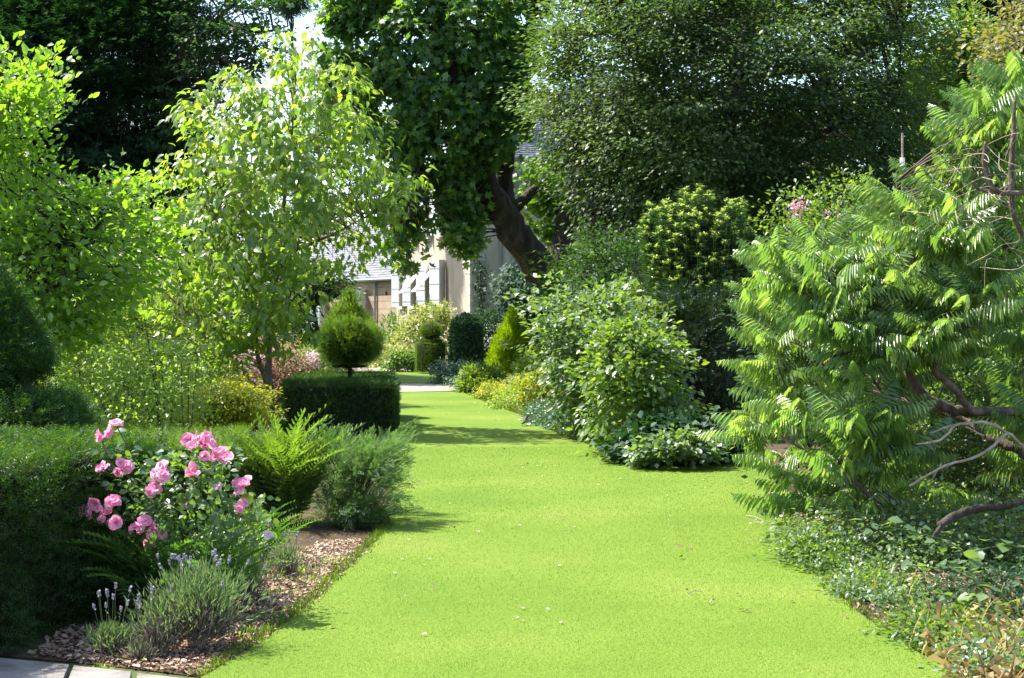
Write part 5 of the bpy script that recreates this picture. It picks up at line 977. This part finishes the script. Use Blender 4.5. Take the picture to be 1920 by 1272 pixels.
# the rose
rb = thing('rose_bush', 'pink flowering rose bush in the left foreground with clusters of open blooms', 'rose bush', G(350, 1120)); r = rg(721)
rp = [(190, 925), (215, 880), (250, 855), (330, 850), (400, 845), (440, 880), (470, 930), (490, 985), (480, 1030), (440, 1050), (380, 1030), (330, 1050), (270, 1040), (215, 1010), (235, 975)]
C, o = fill(rp, 8.85, .38, 210, r, .66, .4); pos, oo, q = scatter(C, o, 8, .10, r, .6); a, n = leafdirs(oo, q, r, .6, .7, .25, .9, .6, .5)
EX = np.array([(185, 845), (200, 848), (215, 850), (235, 845), (250, 838), (228, 830), (190, 900), (205, 905), (215, 908), (272, 862), (285, 868), (265, 875), (360, 848), (350, 855), (330, 868), (318, 858), (262, 852), (240, 860), (300, 860), (225, 815), (238, 808), (425, 870), (435, 890)])
ep = P(EX[:, 0], EX[:, 1], 8.55); pos = np.vstack([pos, ep]); a = np.vstack([a, nrm(r.normal(size=ep.shape)*[1, .4, .3]-[0, 0, .5])]); n = np.vstack([n, [0, -.8, .6]+r.normal(size=ep.shape)*.4])
sz = np.concatenate([.048*r.uniform(.6, 1.25, len(pos)-len(EX)), .06*r.uniform(.8, 1.2, len(EX))])
leaves('foliage', rb, M['rose'], OVAL, pos, a, n, sz, 1.2, 300, 'leaf')
b = base_of(rb)
def bloom(seed, petals=9, open_=.75):
    r = random.Random(seed); V = []; F = []; mi = []
    for ring, (cnt, tilt, L_) in enumerate([(5, 1.35, .58), (4, .95, .5), (3, .5, .34)]):
        for k in range(cnt):
            az = 2*math.pi*(k+ring*.4)/cnt+r.uniform(-.2, .2); t = tilt*open_*r.uniform(.7, 1.35); d = np.array([math.cos(az), math.sin(az), 0]); s = np.array([-d[1], d[0], 0]); i0 = len(V)
            for u in (0, .4, .8, 1.):
                w = (.1, .34, .4, .24)[(0, .4, .8, 1.).index(u)]*L_/.5; tt = t*(.6+.55*u); c = d*math.sin(tt)*L_*u+np.array([0, 0, math.cos(tt)*L_*u*.8])
                for v in (-1, 0, 1): V.append(c+s*w*v*.8+np.array([0, 0, .05*abs(v)*u+r.uniform(-.09, .09)*u])+d*(-.03*abs(v)+r.uniform(-.07, .05)*u))
            for j in range(3):
                for v in range(2): F.append((i0+j*3+v, i0+j*3+v+1, i0+j*3+v+4, i0+j*3+v+3)); mi.append(0)
    for k in range(10):
        az = k*.63; i0 = len(V); d = np.array([math.cos(az), math.sin(az), 0])*.09; V += [np.zeros(3), d*.5+[.012, 0, .12], d+[0, 0, .2], d*.5+[-.012, 0, .12]]; F.append((i0, i0+1, i0+2, i0+3)); mi.append(1)
    return new_mesh('flower', V, F, [M['petal'], M['stamen']], True, mi)
blooms = [bloom(k, open_=o_) for k, o_ in enumerate((.95, .8, 1.05, .6, .9))]
cl = [(217, 796, 1), (188, 818, 1), (203, 812, 1), (196, 822, 1), (226, 868, 1), (233, 880, 1), (222, 885, 1), (238, 874, 1), (194, 880, 1), (200, 877, 1), (303, 876, 1), (296, 888, 1), (306, 892, 1), (289, 912, 1), (285, 922, 1), (293, 918, 1), (362, 874, 1), (355, 886, 1), (364, 893, 1), (353, 826, 1), (367, 822, 1), (378, 830, 1), (388, 820, 1), (385, 836, 1), (360, 836, 1), (395, 830, 1), (406, 848, 1), (418, 846, 1), (412, 860, 1), (424, 858, 1), (402, 858, 1), (384, 856, 1), (443, 905, 1), (455, 912, 1), (462, 905, 1), (449, 920, 1), (455, 945, 1), (449, 952, 1), (348, 942, 0), (356, 946, 0), (158, 958, 1), (172, 964, 1), (184, 954, 1), (178, 944, 1), (194, 966, 1), (204, 950, 1), (212, 942, 1), (190, 974, 1), (202, 961, 1), (210, 984, 1), (216, 980, 1), (254, 990, 1), (263, 992, 1), (278, 985, 1), (272, 978, 1), (286, 996, 1), (293, 1008, 1), (280, 1018, 1), (300, 1002, 1), (287, 1006, 1), (503, 1004, 0), (286, 1022, 1), (408, 914, 0)]
bm2 = [];
for me in blooms[:2]:
    c = me.copy(); c.materials[0] = M['petalpale']; bm2.append(c)
stems = MB(); seen = []
for k, (x, y, pk) in enumerate(cl):
    q = bpy.data.objects.new('flower', blooms[k % 5] if pk else bm2[k % 2]); col.objects.link(q); q.parent = rb
    c = P(x, y, 8.38+r.normal()*.05+(x > 330)*.12); d = nrm(np.array([r.normal()*.5, -.7+r.normal()*.3, .65+r.normal()*.3]))
    q.location = Vector((c-b).tolist()); q.rotation_euler = Vector(d.tolist()).to_track_quat('Z', 'Y').to_euler(); s = .066*r.uniform(.65, 1.3) if pk else .055; q.scale = (s, s, s*r.uniform(.8, 1.1))
    if not any(np.linalg.norm(c-u) < .1 for u in seen):
        seen.append(c); near = C[np.argmin(np.linalg.norm(C-(c+np.array([0, .15, -.15])), axis=1))]; stems.tube(spline([near, (near+c)/2+[0, 0, -.01], c], 4), [.0035]*8+[.0025], 5, False)
    if k % 4 == 0:
        cb = c+r.normal(size=3)*.03+[0, 0, .03]; t = MB(); t.tube([cb, cb+[0, 0, .008], cb+[0, 0, .02], cb+[0, 0, .03]], [.003, .007, .006, .001], 7); t.build('bud', M['petal'] if k % 8 else M['greenstem'], rb, smooth=True)
stems.build('flower_stem', M['greenstem'], rb, kind='stuff')
for k in range(9):
    c = C[r.integers(len(C))]; c = c+[0, 0, .1]; pts = spline([b+np.array([r.normal()*.06, r.normal()*.06, 0]), (b+c)/2+r.normal(size=3)*.04, c], 5); MB().tube(pts, np.linspace(.008, .003, len(pts)), 6).build('cane', M['greenstem'], rb)

# lavender
def lavender(label, c, rad, h, n, nsp, seed, spike=.14, green=.6, skew=(0, 0)):
    r = rg(seed); root = thing('lavender', label, 'lavender', (c[0], c[1], 0))
    def shoots(k, L0, zlo):
        az = r.uniform(0, 6.283, k); el = np.abs(r.normal(size=k))*.36; d = np.stack([np.cos(az)*np.sin(el)+skew[0], np.sin(az)*np.sin(el)+skew[1], np.cos(el)], -1)
        return nrm(d), np.array([c[0], c[1], 0])+np.stack([np.cos(az)*rad*.25*r.random(k), np.sin(az)*rad*.25*r.random(k), 0*az], -1)
    d, b_ = shoots(n, h, 0); t = r.uniform(.2, .62, n); L_ = h*(.75+.35*r.random(n)); s = .95+.5*rad/h
    p0 = b_+d*(t*L_)[:, None]*np.array([s, s, 1])
    leaves('dry_stems', root, M['lavgrey'], NARROW, p0, nrm(d*1.2+r.normal(size=d.shape)*.5), r.normal(size=d.shape), .06*r.uniform(.6, 1.4, n), .35)
    k = int(n*green*1.6); d, b_ = shoots(k, h, 0); t = r.uniform(.62, 1., k); L_ = h*(.75+.35*r.random(k)); p0 = b_+d*(t*L_)[:, None]*np.array([s, s, 1])
    leaves('foliage', root, M['lav'], NARROW, p0, nrm(d*1.3+r.normal(size=d.shape)*.35), r.normal(size=d.shape), .042*r.uniform(.6, 1.3, k), .65)
    mb = MB(); d, b_ = shoots(26, h, 0)
    for i in range(26): e = b_[i]+d[i]*h*.75*np.array([s, s, 1]); mb.tube(spline([b_[i], (b_[i]+e)/2+r.normal(size=3)*.012, e], 3), [.004]*6+[.002], 4, False)
    mb.build('woody_stem', M['dead'], root, kind='stuff')
    az = r.uniform(0, 6.283, nsp)
    for i in range(nsp):
        el = abs(r.normal())*.22; dd = nrm(np.array([math.cos(az[i])*math.sin(el)*1.2, math.sin(az[i])*math.sin(el), 1.])); bb = np.array([c[0], c[1], 0])+dd*h*.9+np.array([math.cos(az[i]), math.sin(az[i]), 0])*rad*r.uniform(.1, .7); e = bb+dd*spike*r.uniform(.6, 1.25)
        MB().tube([bb, (bb+e)/2+r.normal(size=3)*.003, e], .0014, 4, False).build('flower_stalk', M['greenstem'], root)
        k = 34; tt = r.random(k)**.8; th = r.uniform(0, 6.283, k); pp = e+dd*(tt*.028)[:, None]; aa = nrm(np.stack([np.cos(th), np.sin(th), np.full(k, .8)], -1))
        leaves('flower_spike', root, M['lavflower'], DIAMOND, pp, aa, r.normal(size=(k, 3)), .0105, 1.4, stuff=False)
lavender('small lavender with pale spikes standing on the corner of the stone slabs', G(207, 1236), .085, .16, 620, 15, 731, .17, 1.)
lavender('largest woody lavender clump in front of the ferns', G(375, 1222), .16, .41, 4200, 24, 732, .11, .45)
lavender('dry grey lavender between the small and the largest clump', G(300, 1232), .10, .30, 1200, 5, 733, .06, .3)
lavender('thin lavender on the bed edge behind the largest clump', G(465, 1140), .12, .32, 500, 10, 734, .09, .8)
lavender('distant small lavender at the foot of the juniper', G(535, 1085), .09, .2, 380, 7, 735, .09, .8)
lavender('flat brown lavender remnant by the slabs', G(262, 1243), .09, .09, 520, 0, 736, .05, .1)
for k, (x, y, h) in enumerate([(590, 1095, .07), (520, 1120, .06), (555, 1150, .06), (500, 1165, .07), (470, 1195, .08), (620, 1060, .07), (560, 1078, .09)]):
    blades('bed_weed', ['fresh green weed tuft on the bark chips, furthest right', 'weed tuft on the bark chips beside the thin lavender', 'yellow green weed tuft in the middle of the bark chips', 'weed tuft nearest the largest lavender on its right', 'weed tuft at the lawn edge below the bark chips', 'weed tuft in front of the juniper', 'grass tuft beneath the distant small lavender'][k], 'weed', G(x, y), 60, h, 750+k, 'lime', .06, .9, width=.004)
blades('bed_weed', 'small grass tuft growing in the joint of the stone slabs', 'weed', G(190, 1262), 50, .05, 760, 'lime', .03, .9, width=.003)

# a blackbird on the lawn
bd = thing('blackbird', 'small black bird standing on the shaded far lawn', 'bird', (*G(985, 799, LZ)[:2], LZ)); c = base_of(bd); bd.rotation_euler[2] = R(70)
m = MB(); m.tube([c+[-.11, 0, .055], c+[-.07, 0, .062], c+[-.035, 0, .072], c+[0, 0, .085], c+[.035, 0, .105], c+[.055, 0, .13], c+[.07, 0, .15], c+[.088, 0, .153], c+[.1, 0, .148]], [.006, .012, .026, .036, .036, .026, .02, .018, .004], 12); m.build('body', M['feather'], bd, smooth=True)
m = MB(); m.tube([c+[-.06, 0, .06], c+[-.11, 0, .05], c+[-.17, 0, .045]], [.012, .012, .008], 6); m.build('tail', M['feather'], bd)
m = MB(); m.tube([c+[.098, 0, .149], c+[.12, 0, .145]], [.004, .001], 6); m.build('beak', M['beak'], bd)
for s in (-1, 1): m = MB(); m.tube([c+[0, s*.012, .06], c+[.005, s*.014, .03], c+[.0, s*.014, .002], c+[.018, s*.014, .002]], .0022, 5); m.build('leg', M['feather'], bd)
